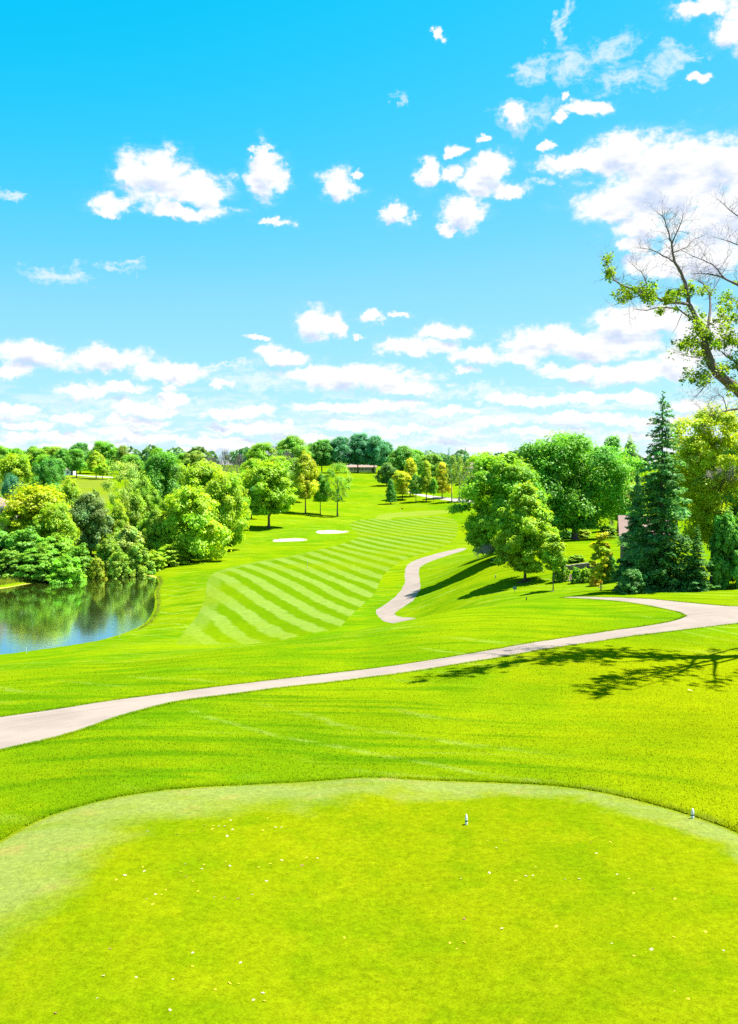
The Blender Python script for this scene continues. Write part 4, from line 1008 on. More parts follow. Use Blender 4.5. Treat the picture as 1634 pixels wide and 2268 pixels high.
# ================================================================== the half-dead tree at the right edge
def dead_tree():
    rg = random.Random(11); rng = np.random.default_rng(11)
    Y0 = 51.0
    base = at(1800, 1400, Y0 + 1.0); base = ground(base.x, base.y)
    root = empty('half_dead_tree', base, 'tall half-dead tree leaning in from the right edge, bare twigs above leafy tufts', 'tree')
    def P3(pts, y0, y1):
        n = len(pts); out = []
        for i, (x, y) in enumerate(pts):
            out.append(at(x, y, y0 + (y1 - y0) * i / max(1, n - 1)) - base)
        return out
    tr, br = MB(), MB()
    px_depth = []                                    # limb samples in the frame and their distance
    segs = []                                        # (points, radii) of every limb, to grow twigs from
    def limb(mb, pts, y0, y1, r0, r1, n=7, twig=True):
        y0, y1 = Y0 + (y0 - Y0) * 1.6, Y0 + (y1 - Y0) * 1.6
        p = P3(pts, y0, y1)
        for i in range(len(pts) - 1):
            for f in (0, .25, .5, .75): px_depth.append((pts[i][0] + (pts[i+1][0] - pts[i][0]) * f, pts[i][1] + (pts[i+1][1] - pts[i][1]) * f, y0 + (y1 - y0) * (i + f) / (len(pts) - 1)))
        q = []
        for i in range(len(p) - 1):                  # small kinks
            for k in range(3):
                f = k / 3; v = p[i].lerp(p[i + 1], f)
                if k: v = v + Vector((rg.uniform(-1, 1), rg.uniform(-1, 1), rg.uniform(-1, 1))) * (p[i + 1] - p[i]).length * 0.035
                q.append(v)
        q.append(p[-1])
        rr = [r0 + (r1 - r0) * (i / (len(q) - 1)) ** 0.85 for i in range(len(q))]
        mb.tube(q, rr, n)
        if twig: segs.append((q, rr))
        return q
    g0 = Vector((0, 0, -0.3))
    trunk_pts = [(1800,1400),(1797,1300),(1785,1180),(1755,1060),(1710,955),(1660,890),(1634,864),(1606,842),(1587,826),(1572,800),(1564,776),(1558,752),(1556,737)]
    q = limb(tr, trunk_pts, Y0 + 0.385, Y0, 0.42, 0.175, 10, False)
    # left leader
    limb(br, [(1556,737),(1541,703),(1525,674),(1524,653),(1517,624),(1506,600),(1493,580),(1489,552),(1487,537),(1478,508),(1469,481),(1455,470)], Y0, Y0 - 1.5, 0.15, 0.012)
    limb(br, [(1488,540),(1500,512),(1509,490),(1515,470)], Y0 - 1.2, Y0 - 1.6, 0.045, 0.008, 5)
    limb(br, [(1493,580),(1474,569),(1454,558),(1432,551),(1411,549)], Y0 - 1.1, Y0 - 2.4, 0.045, 0.008, 5)
    limb(br, [(1490,560),(1520,548),(1540,528),(1560,520)], Y0 - 1.1, Y0 + 0.5, 0.035, 0.008, 5)
    limb(br, [(1525,674),(1483,670),(1447,657),(1403,643),(1375,630),(1360,621),(1350,603),(1345,580)], Y0 - 0.5, Y0 - 3.0, 0.085, 0.010, 6)
    limb(br, [(1445,657),(1432,630),(1422,605),(1405,590),(1392,580)], Y0 - 1.6, Y0 - 3.0, 0.035, 0.007, 5)
    limb(br, [(1425,652),(1395,662),(1375,668),(1358,676)], Y0 - 1.8, Y0 - 2.2, 0.03, 0.006, 5)
    limb(br, [(1545,712),(1530,706),(1502,684),(1459,681),(1430,688),(1402,684)], Y0 - 0.2, Y0 + 1.5, 0.075, 0.010, 6)
    limb(br, [(1510,695),(1500,720),(1488,738)], Y0 + 0.2, Y0 + 0.5, 0.022, 0.008, 5, False)
    # right leader
    limb(br, [(1557,745),(1566,728),(1571,700),(1573,680),(1571,650),(1560,631),(1545,620)], Y0, Y0 + 1.5, 0.10, 0.03, 6)
    limb(br, [(1571,655),(1585,632),(1600,605),(1608,590)], Y0 + 1, Y0 + 1.8, 0.035, 0.008, 5)
    # bare limbs from the crown that stands outside the frame
    limb(tr, [(1755,1060),(1790,960),(1810,850),(1795,740),(1740,680),(1690,650),(1634,631)], Y0 + 0.6, Y0 + 2, 0.26, 0.10, 8)
    limb(br, [(1634,631),(1599,614),(1575,608),(1555,605),(1530,607)], Y0 + 2, Y0 + 2.2, 0.07, 0.012, 6)
    limb(br, [(1602,615),(1590,598),(1577,585),(1552,574),(1531,566),(1502,549)], Y0 + 2, Y0 + 2.4, 0.05, 0.010, 6)
    limb(br, [(1740,680),(1710,600),(1680,560),(1640,545),(1610,533),(1580,525)], Y0 + 2, Y0 + 3, 0.09, 0.010, 6)
    limb(br, [(1795,740),(1780,600),(1730,520),(1690,490),(1640,482),(1612,462),(1590,440)], Y0 + 1, Y0 + 2.5, 0.11, 0.010, 6)
    limb(br, [(1810,850),(1850,700),(1870,560),(1850,460)], Y0 + 1, Y0 - 5, 0.13, 0.012, 6)
    limb(br, [(1797,900),(1880,780),(1960,700),(2000,600)], Y0 + 1, Y0 + 4, 0.13, 0.012, 6)
    limb(br, [(1788,1000),(1765,880),(1725,760),(1690,680),(1670,620)], Y0 + .3, Y0 - 5.5, 0.14, 0.012, 6)
    limb(br, [(1790,960),(1850,850),(1900,760),(1940,640)], Y0 + .3, Y0 - 4.5, 0.13, 0.012, 6)
    limb(br, [(1795,1080),(1740,980),(1700,880),(1670,800),(1655,740)], Y0 + .3, Y0 - 6.5, 0.11, 0.012, 6)
    limb(br, [(1564,776),(1548,793),(1532,790),(1512,783),(1495,777)], Y0, Y0 - 1, 0.035, 0.008, 5)
    limb(br, [(1590,828),(1572,843),(1556,862),(1540,880),(1528,890)], Y0, Y0 - 1.2, 0.035, 0.007, 5)
    limb(br, [(1710,955),(1680,905),(1660,900),(1634,906),(1608,910),(1587,917),(1570,920)], Y0, Y0 - 1.5, 0.10, 0.03, 7)
    limb(br, [(1609,909),(1606,893),(1600,878),(1590,875),(1578,880),(1572,888)], Y0 - 1, Y0 - 1.2, 0.028, 0.008, 5)
    limb(br, [(1660,890),(1640,830),(1630,800),(1610,790),(1600,780)], Y0, Y0 + 1.2, 0.10, 0.03, 6)
    limb(br, [(1634,820),(1650,760),(1640,700),(1625,660)], Y0 + 0.5, Y0 + 1.5, 0.05, 0.010, 5)
    # twigs
    def twig(p, d, L, r, depth):
        pts, rr, v = [p], [r], p
        for k in range(3):
            d = (d + Vector((rg.gauss(0, .28), rg.gauss(0, .28), rg.gauss(0.05, .25)))).normalized(); v = v + d * L / 3; pts.append(v); rr.append(r * (1 - (k + 1) / 3.3))
        br.tube(pts, rr, 3, False)
        if depth > 0:
            for k in (1, 2, 2, 3):
                if rg.random() < 0.8:
                    e = (d + Vector((rg.gauss(0, .8), rg.gauss(0, .8), rg.gauss(0.1, .6)))).normalized(); twig(pts[k], e, L * rg.uniform(.4, .65), r * .6, depth - 1)
    for qs, rr in list(segs):
        n = len(qs)
        for i in range(max(1, n // 5), n):
            m = 2 if rr[i] < 0.05 else (1 if rg.random() < .8 else 0)
            for _ in range(m):
                t = (qs[min(i + 1, n - 1)] - qs[i - 1]).normalized()
                d = (t * 0.55 + Vector((rg.gauss(0, .7), rg.gauss(0, .7), rg.gauss(0.25, .6)))).normalized()
                twig(qs[i], d, rg.uniform(0.55, 1.25), min(0.016, rr[i] * .5), 2 if rg.random() < .6 else 1)
    tr.build('trunk', M['bark'], root, True)
    br.build('branches', M['twig_dark'], root, True)
    # leafy tufts: column, row, half size x, half size y (frame px), count
    T = [(1375,658,18,12,5),(1400,645,28,12,7),(1430,656,28,12,8),(1462,660,32,12,9),(1490,662,22,14,8),(1500,645,24,10,6),(1525,640,14,12,6),(1555,645,16,12,5),(1437,645,14,14,4),(1352,612,9,16,3),(1350,580,8,12,3),(1346,600,7,10,2),
         (1556,712,22,18,9),(1545,735,22,12,7),(1530,755,26,16,8),(1570,745,14,20,6),(1595,755,24,26,12),(1615,745,20,20,8),(1540,775,30,20,9),(1516,765,16,12,4),(1565,800,16,14,4),(1548,835,26,16,8),(1530,838,16,10,4),(1570,830,16,14,5),
         (1608,825,22,18,7),(1598,690,24,26,7),(1625,700,20,30,8),(1610,660,24,20,6),(1625,860,16,14,5),(1578,917,16,8,4),(1530,690,12,10,3),(1480,684,14,7,2),(1455,690,12,6,2),(1640,780,30,30,10),(1620,800,16,16,5),
         (1680,720,50,50,22),(1750,800,60,70,26),(1830,640,70,80,34),(1900,760,80,80,30),(1720,620,40,40,16),(1780,700,60,60,26),(1690,820,44,50,26),(1700,700,40,60,26),(1668,760,14,50,14)]
    Pp, Nn, ci, k = [], [], [], 0
    for (x, y, rx, ry, c) in T:
        for j in range(int(c * 1.5)):
            cx, cy = x + rng.normal(0, rx * .55), y + rng.normal(0, ry * .55)
            _, dep = min(((a_ - cx) ** 2 + (b_ - cy) ** 2, c_) for a_, b_, c_ in px_depth); cc = np.array(at(cx, cy, dep + rng.normal(0, 0.8)) - base); n = int(rng.integers(20, 44))
            o_ = rng.normal(size=(n, 3)); o_ = unit(o_) * (rng.uniform(size=n) ** .5)[:, None]
            Pp.append(cc + o_ * rng.uniform(0.16, 0.42)); Nn.append(o_ * .4 + np.array([0.2, 0, .8]) + rng.normal(0, .5, (n, 3))); ci.append(np.full(n, k)); k += 1
    Pp = np.vstack(Pp); ci = np.concatenate(ci)
    o = obj('crown', leaf_mesh('dead_tree_leaves', Pp, np.vstack(Nn), 0.10, rng, 1.5, tints(rng, ci, len(Pp), .08, .25)), None, root); o.color = (0.17, 0.285, 0.006, 1)
M['twig_dark'] = mat_bark('grey_purple_bark', (0.15, 0.115, 0.115))
dead_tree()

# leafless grey branches in front of the yellow-green tree at the right edge
def dead_limbs(root, px, py, Y, W_, H_, seed, n, mat='bark_pale', droop=0.0):
    """pale leafless limbs that hang out of a crown; a part of that tree"""
    c = at(px, py, Y) - root.location; rg = random.Random(seed); mb = MB(); s0 = Vector((0, 0, c.z * .8))
    for k in range(9):
        e = c + Vector((rg.uniform(-1, 1) * W_, rg.uniform(-.6, .6) * W_, rg.uniform(-1, 1) * H_))
        mid = s0.lerp(e, .55) + Vector((0, 0, .35)); mb.tube([s0, mid, e], [0.06, .03, .008], 5)
        for j in range(n // 9):
            f = rg.uniform(.45, 1); q = s0.lerp(mid, f / .55) if f < .55 else mid.lerp(e, (f - .55) / .45)
            d = ((e - s0).normalized() * .6 + Vector((rg.gauss(0, .6), rg.gauss(0, .6), rg.gauss(-droop, .5)))).normalized(); L = rg.uniform(.25, .8)
            mb.tube([q, q + d * L * .5 + Vector((0, 0, rg.uniform(-.04, .04))), q + d * L + Vector((0, 0, rg.uniform(-.12, .02)))], [.011, .008, .003], 3, False)
    mb.build('dead_branches', M[mat], root, True)
dead_limbs(locust, 1612, 1058, 83.4, 2.2, 1.5, 5, 800)
dead_limbs(broad, 1064, 1212, 122, 1.2, 1.0, 6, 420, 'bark_pale', 0.6)

# ================================================================== houses
M['brick'] = mat_plain('grey_brown_brick', (0.16, 0.125, 0.115), 0.9, 0.1, 0.5, 9.0)
M['shingle'] = mat_plain('pinkish_shingles', (0.25, 0.175, 0.150), 0.9, 0.1, 0.45, 5.0)
M['siding'] = mat_plain('cream_siding', (0.46, 0.43, 0.38), 0.7, 0.2, 0.12, 2.0)
M['white'] = mat_plain('white_paint', (0.70, 0.70, 0.68), 0.5, 0.3, 0.10, 4.0)
M['glass'] = mat_plain('window_glass', (0.03, 0.045, 0.06), 0.06, 0.8, 0.2, 1.0)
M['stone'] = mat_plain('grey_pink_stone', (0.24, 0.20, 0.185), 0.9, 0.1, 0.5, 5.0, 0.02)
M['brown'] = mat_plain('brown_paint', (0.10, 0.07, 0.055), 0.8, 0.2, 0.2, 5.0)

def window(parent, x0, x1, z0, z1, y, frame='white'):
    f = MB(); t = 0.09
    f.box((x0 - t, y - 0.06, z0 - t), (x1 + t, y + 0.02, z0)); f.box((x0 - t, y - 0.06, z1), (x1 + t, y + 0.02, z1 + t))
    f.box((x0 - t, y - 0.058, z0 + .001), (x0, y + 0.02, z1 - .001)); f.box((x1, y - 0.058, z0 + .001), (x1 + t, y + 0.02, z1 - .001))
    f.box(((x0 + x1) / 2 - .03, y - 0.05, z0 + .001), ((x0 + x1) / 2 + .03, y + .02, z1 - .001))
    fo = f.build('window', M[frame], parent); g = MB(); g.box((x0 + .002, y - 0.02, z0 + .002), (x1 - .002, y + .012, z1 - .002)); g.build('pane', M['glass'], fo)

def house(label, loc, rz, L, D, Hw, rise, wall, roof, wins, hip=0.0, chimney=False, group=None, door=None, name='house'):
    """front faces -Y in its own space; roof ridge along X"""
    root = empty(name, loc, label, 'house', group, rz)
    m = MB(); m.box((0, 0, -0.6), (L, D, Hw))
    if hip == 0:
        for x in (0.0, L - 0.2): m.add([(x, 0, Hw + .001), (x + .2, 0, Hw + .001), (x + .2, D, Hw + .001), (x, D, Hw + .001), (x, D / 2, Hw + rise - .06), (x + .2, D / 2, Hw + rise - .06)], [(0, 1, 5, 4), (2, 3, 4, 5), (0, 4, 3), (1, 2, 5)])
    m.build('wall', wall, root)
    ov = 0.4; r = MB(); th = 0.14; h0 = Hw - 0.12
    if hip == 0:
        for s in (0, 1):
            y0, y1 = (-ov, D / 2) if s == 0 else (D + ov, D / 2)
            a = [(-ov, y0, h0), (L + ov, y0, h0), (L + ov, y1, Hw + rise), (-ov, y1, Hw + rise)]; b = [(x, y, z + th) for x, y, z in a]
            r.add(a + b, [(0, 3, 2, 1), (4, 5, 6, 7), (0, 1, 5, 4), (1, 2, 6, 5), (2, 3, 7, 6), (3, 0, 4, 7)])
    else:
        a = [(-ov, -ov, h0), (L + ov, -ov, h0), (L + ov, D + ov, h0), (-ov, D + ov, h0), (hip, D / 2, Hw + rise), (L - hip, D / 2, Hw + rise)]
        r.add(a, [(0, 1, 5, 4), (1, 2, 5), (2, 3, 4, 5), (3, 0, 4), (3, 2, 1, 0)])
    ro = r.build('roof', roof, root)
    f = MB(); f.box((-ov + .02, -ov - .04, h0 - .12), (L + ov - .02, -ov + .02, h0 + .06)); f.build('gutter', M['white'], root)
    if chimney: c = MB(); c.box((L * .7, D * .4, Hw + rise * .5), (L * .7 + .7, D * .4 + .6, Hw + rise + 1.0)); c.build('chimney', M['brick'], ro)
    for (x0, x1, z0, z1) in wins: window(root, x0, x1, z0, z1, 0.0)
    if door:
        d = MB(); d.box((door[0], -.05, 0), (door[1], .02, door[2])); do = d.build('door', M['brown'], root)
        k = MB(); k.tube([(door[1] - .12, -.06, 1.0), (door[1] - .12, -.13, 1.0)], [.03, .045], 8); k.build('handle', M['white'], do)
    return root
p = at(1378, 1290, 99); gz = float(H(p.x, 100))
house('brick house with pinkish shingle roof behind the tall spruce', (p.x, 99, gz), R(-12), 4.6, 5.0, at(1362, 1187, 99).z - gz, 1.9, M['brick'], M['shingle'], [(0.9, 1.9, 1.0, 2.3), (0.9, 1.9, 3.4, 4.4)], door=(2.9, 3.8, 2.1))
p = at(14, 1172, 184); gz = float(H(p.x - 6, 188))
house('cream house with pinkish roof at the left edge behind the maple', (p.x - 11.0, 184, gz), R(4), 11, 7, at(14, 1122, 184).z - gz, 1.7, M['siding'], M['shingle'], [(9.0, 10.3, (at(5, 1142, 184).z - gz) - 1.2, (at(5, 1128, 184).z - gz)), (5.5, 7.0, 3.0, 4.4), (2, 3.5, 3.0, 4.4), (8.6, 10.2, 0.9, 2.4)], hip=2.5, door=(3.9, 4.9, 2.1))
p = at(768, 1047, 506); q_ = at(833, 1047, 506); gz = float(H(p.x + 7, 506))
L_ = q_.x - p.x
house('long white house with dark windows under the blue-green trees', (p.x, 506, gz), 0, L_, 8, max(2.6, at(800, 1036, 506).z - gz), 1.0, M['white'], M['shingle'],
      [(L_ * a, L_ * a + 1.6, 0.9, 2.2) for a in (.10, .24, .36, .48, .60, .72)], door=(L_ * .84, L_ * .84 + 1.2, 2.1))
p = at(1026, 1060, 405); gz = float(H(p.x + 8, 405))
house('pale pink house with a brown hip roof behind the aspens', (p.x, 405, gz), R(-6), 16, 10, at(1040, 1038, 405).z - gz, at(1046, 1017, 410).z - at(1046, 1038, 405).z, M['siding'], M['shingle'], [(2, 4, 1.2, 2.8), (6, 8, 1.2, 2.8), (10, 12, 1.2, 2.8)], hip=5.0, door=(13, 14, 2.1))
p = at(140, 1048, 432); gz = float(H(p.x, 432))
house('small white building beside the park trio', (p.x, 432, gz), 0, 4.6, 4, max(2.2, at(148, 1040, 432).z - gz), 0.6, M['white'], M['shingle'], [(1.5, 2.8, .9, 1.8)], door=(3.4, 4.2, 1.9), name='shed')

# ================================================================== garden wall, bed edging
def stone_block(seed, a, b, c):
    rg = random.Random(seed); bm = bmesh.new(); bmesh.ops.create_cube(bm, size=1.0)
    for v in bm.verts: v.co = Vector((v.co.x * a, v.co.y * b, v.co.z * c)) + Vector((rg.uniform(-.03, .03) * a, rg.uniform(-.05, .05) * b, rg.uniform(-.05, .05) * c))
    bmesh.ops.bevel(bm, geom=list(bm.edges), offset=0.035 * min(1, c * 4), segments=1, affect='EDGES')
    me = bpy.data.meshes.new('stone'); bm.to_mesh(me); bm.free(); me.materials.append(M['stone']); return me
blocks = [stone_block(k, 0.56, 0.34, 0.20) for k in range(4)]
def stone_wall(label, pts, courses, name='stone_wall'):
    a = ground(*pts[0]); root = empty(name, a, label, 'wall'); rg = random.Random(3)
    for c in range(courses):
        d = 0.0; tot = sum(math.dist(pts[i], pts[i + 1]) for i in range(len(pts) - 1)); d = 0.28 * (c % 2)
        while d < tot - .2:
            r_ = d
            for i in range(len(pts) - 1):
                s = math.dist(pts[i], pts[i + 1])
                if r_ <= s: break
                r_ -= s
            f = r_ / s; x = pts[i][0] + (pts[i + 1][0] - pts[i][0]) * f; y = pts[i][1] + (pts[i + 1][1] - pts[i][1]) * f
            o = obj('stone', rg.choice(blocks), None, root); g = ground(x, y)
            o.location = Vector((x, y, g.z + 0.06 + c * 0.205)) - a; o.rotation_euler = (0, rg.uniform(-.03, .03), math.atan2(pts[i + 1][1] - pts[i][1], pts[i + 1][0] - pts[i][0]) + rg.uniform(-.04, .04))
            d += 0.585
w0, w1, w2 = at(1248, 1257, 107), at(1300, 1247, 107.5), at(1345, 1243, 106)
stone_wall('low wall of stacked grey-pink stones in the garden behind the saplings', [(w0.x, w0.y), (w1.x, w1.y), (w2.x, w2.y)], 3)
rg = random.Random(9)
rock_m = [stone_block(20 + k, 0.42, 0.34, 0.26) for k in range(3)]
for k in range(13):
    p = hit(1243 + k * 5.2 + rg.uniform(-1, 1), 1287 + rg.uniform(-1.0, 1.0))
    o = obj('edging_rock', rock_m[k % 3], None); o.location = p + Vector((0, 0, .05)); o.rotation_euler = (rg.uniform(-.2, .2), rg.uniform(-.2, .2), rg.uniform(0, 6)); s = rg.uniform(.5, .95); o.scale = (s, s, s)
    tag(o, 'small pale rock edging the shrub bed beside the saplings', 'rock', 'rocks edging the shrub bed')
M['mulch'] = mat_plain('bark_mulch', (0.085, 0.055, 0.042), 0.95, 0.05, 0.5, 5.0)
bed = [hit(x, y) for x, y in ((1240,1283),(1300,1285.5),(1320,1285),(1318,1276),(1290,1273),(1255,1272))]
drape('planting_bed', smooth_poly(bed, 1), M['mulch'], 0.025, 0.0001, 0.4, 'dark mulch bed under the round bushes')
for (px, py, r_, lb) in ((1160, 1288, 0.9, 'dark mulch ring round the maple stem'), (1222, 1309, 0.35, 'mulch ring round the slim young tree'), (1331, 1301, 0.4, 'mulch ring round the golden young maple')):
    c = hit(px, py); drape('mulch_ring', [(c.x + r_ * math.cos(k * .52), c.y + r_ * math.sin(k * .52)) for k in range(12)], M['mulch'], 0.02, 0.0001, 0.3, lb)

# ================================================================== golf furniture
M['marker_green'] = mat_plain('dark_green_paint', (0.02, 0.09, 0.06), 0.4, 0.4, 0.1)
M['black'] = mat_plain('black_paint', (0.015, 0.015, 0.016), 0.5, 0.3, 0.1)
M['red'] = mat_plain('red_flag_cloth', (0.55, 0.04, 0.02), 0.8, 0.1, 0.2)
M['bluegrey'] = mat_plain('blue_grey_sign', (0.10, 0.19, 0.24), 0.5, 0.4, 0.1)
M['orange'] = mat_plain('terracotta', (0.42, 0.14, 0.05), 0.8, 0.1, 0.2)
def tee_marker(px, py, label, rz):
    g = hit(px, py); root = empty('tee_marker', g, label, 'tee marker', 'tee markers', rz); root.scale = (0.86, 0.86, 0.86)
    def slab(z0, z1, n, f, bulge=1.0):
        mb = MB(); ring = []
        for i in range(n + 1):
            z = z0 + (z1 - z0) * i / n; hw, hd = f(z)
            ring.append([(hw * math.cos(a), hd * math.sin(a), z) for a in [k * math.pi / 6 for k in range(12)]])
        vs = [v for r_ in ring for v in r_]; fs = []
        for i in range(n):
            for k in range(12): fs.append((i * 12 + k, i * 12 + (k + 1) % 12, (i + 1) * 12 + (k + 1) % 12, (i + 1) * 12 + k))
        fs.append(tuple(range(11, -1, -1))); fs.append(tuple(n * 12 + k for k in range(12))); mb.add(vs, fs); return mb
    prof = lambda z: (max(0.008, 0.050 * math.sqrt(max(0, 1 - (max(0, z - 0.12) / 0.165) ** 2))) if z > 0.12 else 0.044 + 0.05 * z, max(0.006, 0.034 * math.sqrt(max(0, 1 - (max(0, z - 0.12) / 0.165) ** 2))) if z > 0.12 else 0.032)
    slab(-0.01, 0.085, 4, prof).build('base', M['white'], root, True)
    slab(0.086, 0.122, 2, lambda z: (prof(z)[0] * 1.03, prof(z)[1] * 1.03)).build('band', M['marker_green'], root, True)
    slab(0.123, 0.282, 10, prof).build('cap', M['white'], root, True)
tee_marker(1032.5, 1829, 'white tee marker with a dark band, left of the pair', 1.2)
tee_marker(1533.5, 1818, 'white tee marker with a green band near the right rim of the tee', 0.5)

def stake(px, py, h, label):
    g = hit(px, py); mb = MB(); mb.tube([(0, 0, -.1), (0, 0, h - .05), (0, 0, h)], [.028, .028, .012], 6); o = mb.build('hazard_stake', M['white'], None); o.location = g
    tag(o, label, 'stake', 'white stakes along the pond')
stake(58.5, 1447, 0.62, 'white stake on the near shore of the pond, left one')
stake(265, 1412, 0.55, 'white stake on the near shore of the pond, right one')
# flag
g = hit(888, 1140); root = empty('flagstick', g, 'golf flag with a red cloth on the putting green', 'flag')
mb = MB(); mb.tube([(0, 0, -.1), (0, 0, 2.2)], [.02, .016], 6); mb.build('pole', M['white'], root)
mb = MB(); n = 6
vs = [(0.02 + .62 * i / n, 0.06 * math.sin(i * 1.3), 1.78 + .40 * j + .02 * math.sin(i)) for i in range(n + 1) for j in (0, 1)]
vs += [(x, y + .012, z) for x, y, z in vs]; m_ = 2 * (n + 1); fs = []
for i in range(n): fs += [(2 * i, 2 * i + 2, 2 * i + 3, 2 * i + 1), (m_ + 2 * i, m_ + 2 * i + 1, m_ + 2 * i + 3, m_ + 2 * i + 2)]
mb.add(vs, fs); mb.build('flag', M['red'], root, True)
# yardage pole
g = hit(681, 1261); root = empty('yardage_pole', g, 'thin black and white striped pole on the fairway', 'pole')
for k in range(6):
    mb = MB(); mb.tube([(0, 0, k * .24 - (.1 if k == 0 else 0)), (0, 0, k * .24 + .238)], [.035, .035], 8); mb.build('stripe', M['black' if k % 2 == 0 else 'white'], root)
# small sign and posts on the slope
g = hit(1140, 1312); root = empty('yard_sign', g, 'small blue-grey sign on a short post on the slope', 'sign', None, 0.15)
mb = MB(); mb.tube([(0, .03, -.1), (0, .03, .40)], [.025, .025], 6); mb.build('post', M['brown'], root)
mb = MB(); mb.box((-.20, -.02, .28), (.20, .005, .58)); mb.build('panel', M['bluegrey'], root)
def stub_post(px, py, h, mat, label):
    g = hit(px, py); mb = MB(); mb.tube([(0, 0, -.08), (0, 0, h * .9), (0, 0, h)], [.05, .05, .025], 8); o = mb.build('marker_post', M[mat], None, True); o.location = g; tag(o, label, 'post')
stub_post(1165.5, 1329, .26, 'black', 'small dark post on the slope below the blue-grey sign')
stub_post(1097, 1281, .38, 'bluegrey', 'small pale blue post in the shade of the big tree')
# garden ornament
g = hit(1373, 1289); root = empty('garden_ornament', g, 'small white and orange garden ornament at the house corner', 'ornament')
mb = MB(); mb.lathe([(0, .16), (.05, .2), (.22, .17), (.34, .1), (.40, .12), (.5, .07), (.54, .02)], 10); mb.build('body', M['white'], root, True)
mb = MB(); mb.lathe([(0, .13), (.22, .18), (.25, .16)], 10, (.33, -.05, 0)); mb.build('pot', M['orange'], root, True)
# pale divot patch
drape('divot_patch', [(p.x, p.y) for p in [hit(x, y) for x, y in ((653,1386.5),(660,1384.6),(667,1385),(664,1387.3),(657,1387.6))]], M['sand_dull'] if 'sand_dull' in M else M['sand'], 0.06, 0.0002, 0.3, 'small tan divot patch on the fairway')

# ================================================================== fallen leaves on the tee
LZ = [(652,420),(785,440),(850,432),(905,405),(945,400),(970,395),(995,397),(1022,375),(1030,413),(940,420),(1006,452),(1070,430),(1165,425),(1170,365),(1185,362),(1220,405),(1245,402),(880,562),(903,568),(820,575),(800,600),(893,602),(640,597),(632,580),(553,618),(515,645),(825,632),(853,658),(735,692),(715,705),(688,705),(648,738),(678,752),(878,697),(948,713),(995,720),(1055,720),(1118,703),(1145,580),(1197,573),(1018,582),(1000,570),(1248,552),(1272,612),(1338,570),(1358,540),(1406,553),(1180,640),(1525,912),(853,975),(487,965),(1065,1028),(852,1043),(603,1078),(457,1063),(1017,1095),(953,1127),(1057,1107),(1163,1150),(1172,1190),(1122,1193),(430,1177),(245,1253),(752,1238),(765,1107)]
LR = [(250,275),(350,272),(297,312),(821,285),(928,293),(850,350),(513,430),(258,457),(405,515),(460,483),(500,472),(755,485),(965,478),(1030,505),(1165,560),(1285,612),(1057,583),(328,783),(40,860),(80,895),(120,865),(935,868),(1155,885),(1280,815),(1455,803),(1060,930),(1555,885),(1285,1103),(1360,1147),(675,482),(100,483),(120,713),(628,757)]
M['dry_leaf'] = mat_plain('dry_leaf', (0.46, 0.40, 0.22), 0.8, 0.15, 0.3, 20.0)
M['dry_leaf_dark'] = mat_plain('brown_dry_leaf', (0.22, 0.11, 0.055), 0.8, 0.15, 0.3, 20.0)
M['yellow_leaf'] = mat_plain('yellow_leaf', (0.44, 0.38, 0.03), 0.8, 0.15, 0.3, 20.0)
def dry_leaf(seed):
    rg = random.Random(seed); out = [(0, .055), (.018, .03), (.04, .04), (.032, .008), (.045, -.012), (.018, -.02), (.008, -.05)]
    ol = out + [(-x, y) for x, y in out[::-1] if abs(x) > 1e-6]
    cz = rg.uniform(.1, .4)
    vs = [(0, 0, .006)] + [(x * 1.0, y, .006 + (x * x + y * y) * 6 * cz + rg.uniform(0, .012)) for x, y in ol]
    n = len(ol); top = [(0, 1 + i, 1 + (i + 1) % n) for i in range(n)]
    me = bpy.data.meshes.new('fallen_leaf'); me.from_pydata(vs, [], top); me.update(); return me
leaf_ms = []
for k in range(6):
    me = dry_leaf(k); me.materials.append(M[['dry_leaf', 'dry_leaf', 'yellow_leaf', 'dry_leaf', 'yellow_leaf', 'dry_leaf_dark'][k]]); leaf_ms.append(me)
rg = random.Random(21)
spots = [(zx * .5, zy * .5 + 1634) for zx, zy in LZ] + [(zx * .4 + 980.4, zy * .4 + 1756.6) for zx, zy in LR]
for k, (x, y) in enumerate(spots):
    p = hit(x, y); j = rg.choice([0, 1, 2, 2, 3, 4, 5])
    o = obj('fallen_leaf', leaf_ms[j], None); o.location = p + Vector((0, 0, .015)); s = rg.uniform(.36, .72); o.scale = (s, s, s * .7); o.rotation_euler = (rg.uniform(-.3, .3), rg.uniform(-.3, .3), rg.uniform(0, 6.28))
    kind = ('dry tan', 'dry tan', 'yellow', 'dry tan', 'yellow', 'brown curled')[j]; side = 'left part' if x < 817 else 'right part'
    tag(o, '%s fallen leaf on the %s of the tee' % (kind, side), 'leaf', '%s leaves on the %s of the tee' % (kind, side))
g = hit(1528, 1534); o = obj('fallen_leaf', leaf_ms[0], None); o.location = g + Vector((0, 0, .05)); o.scale = (2.2, 2.2, 2.2); o.rotation_euler = (.2, .1, 1)
tag(o, 'large pale leaf lying in the rough below the tree shadow', 'leaf')

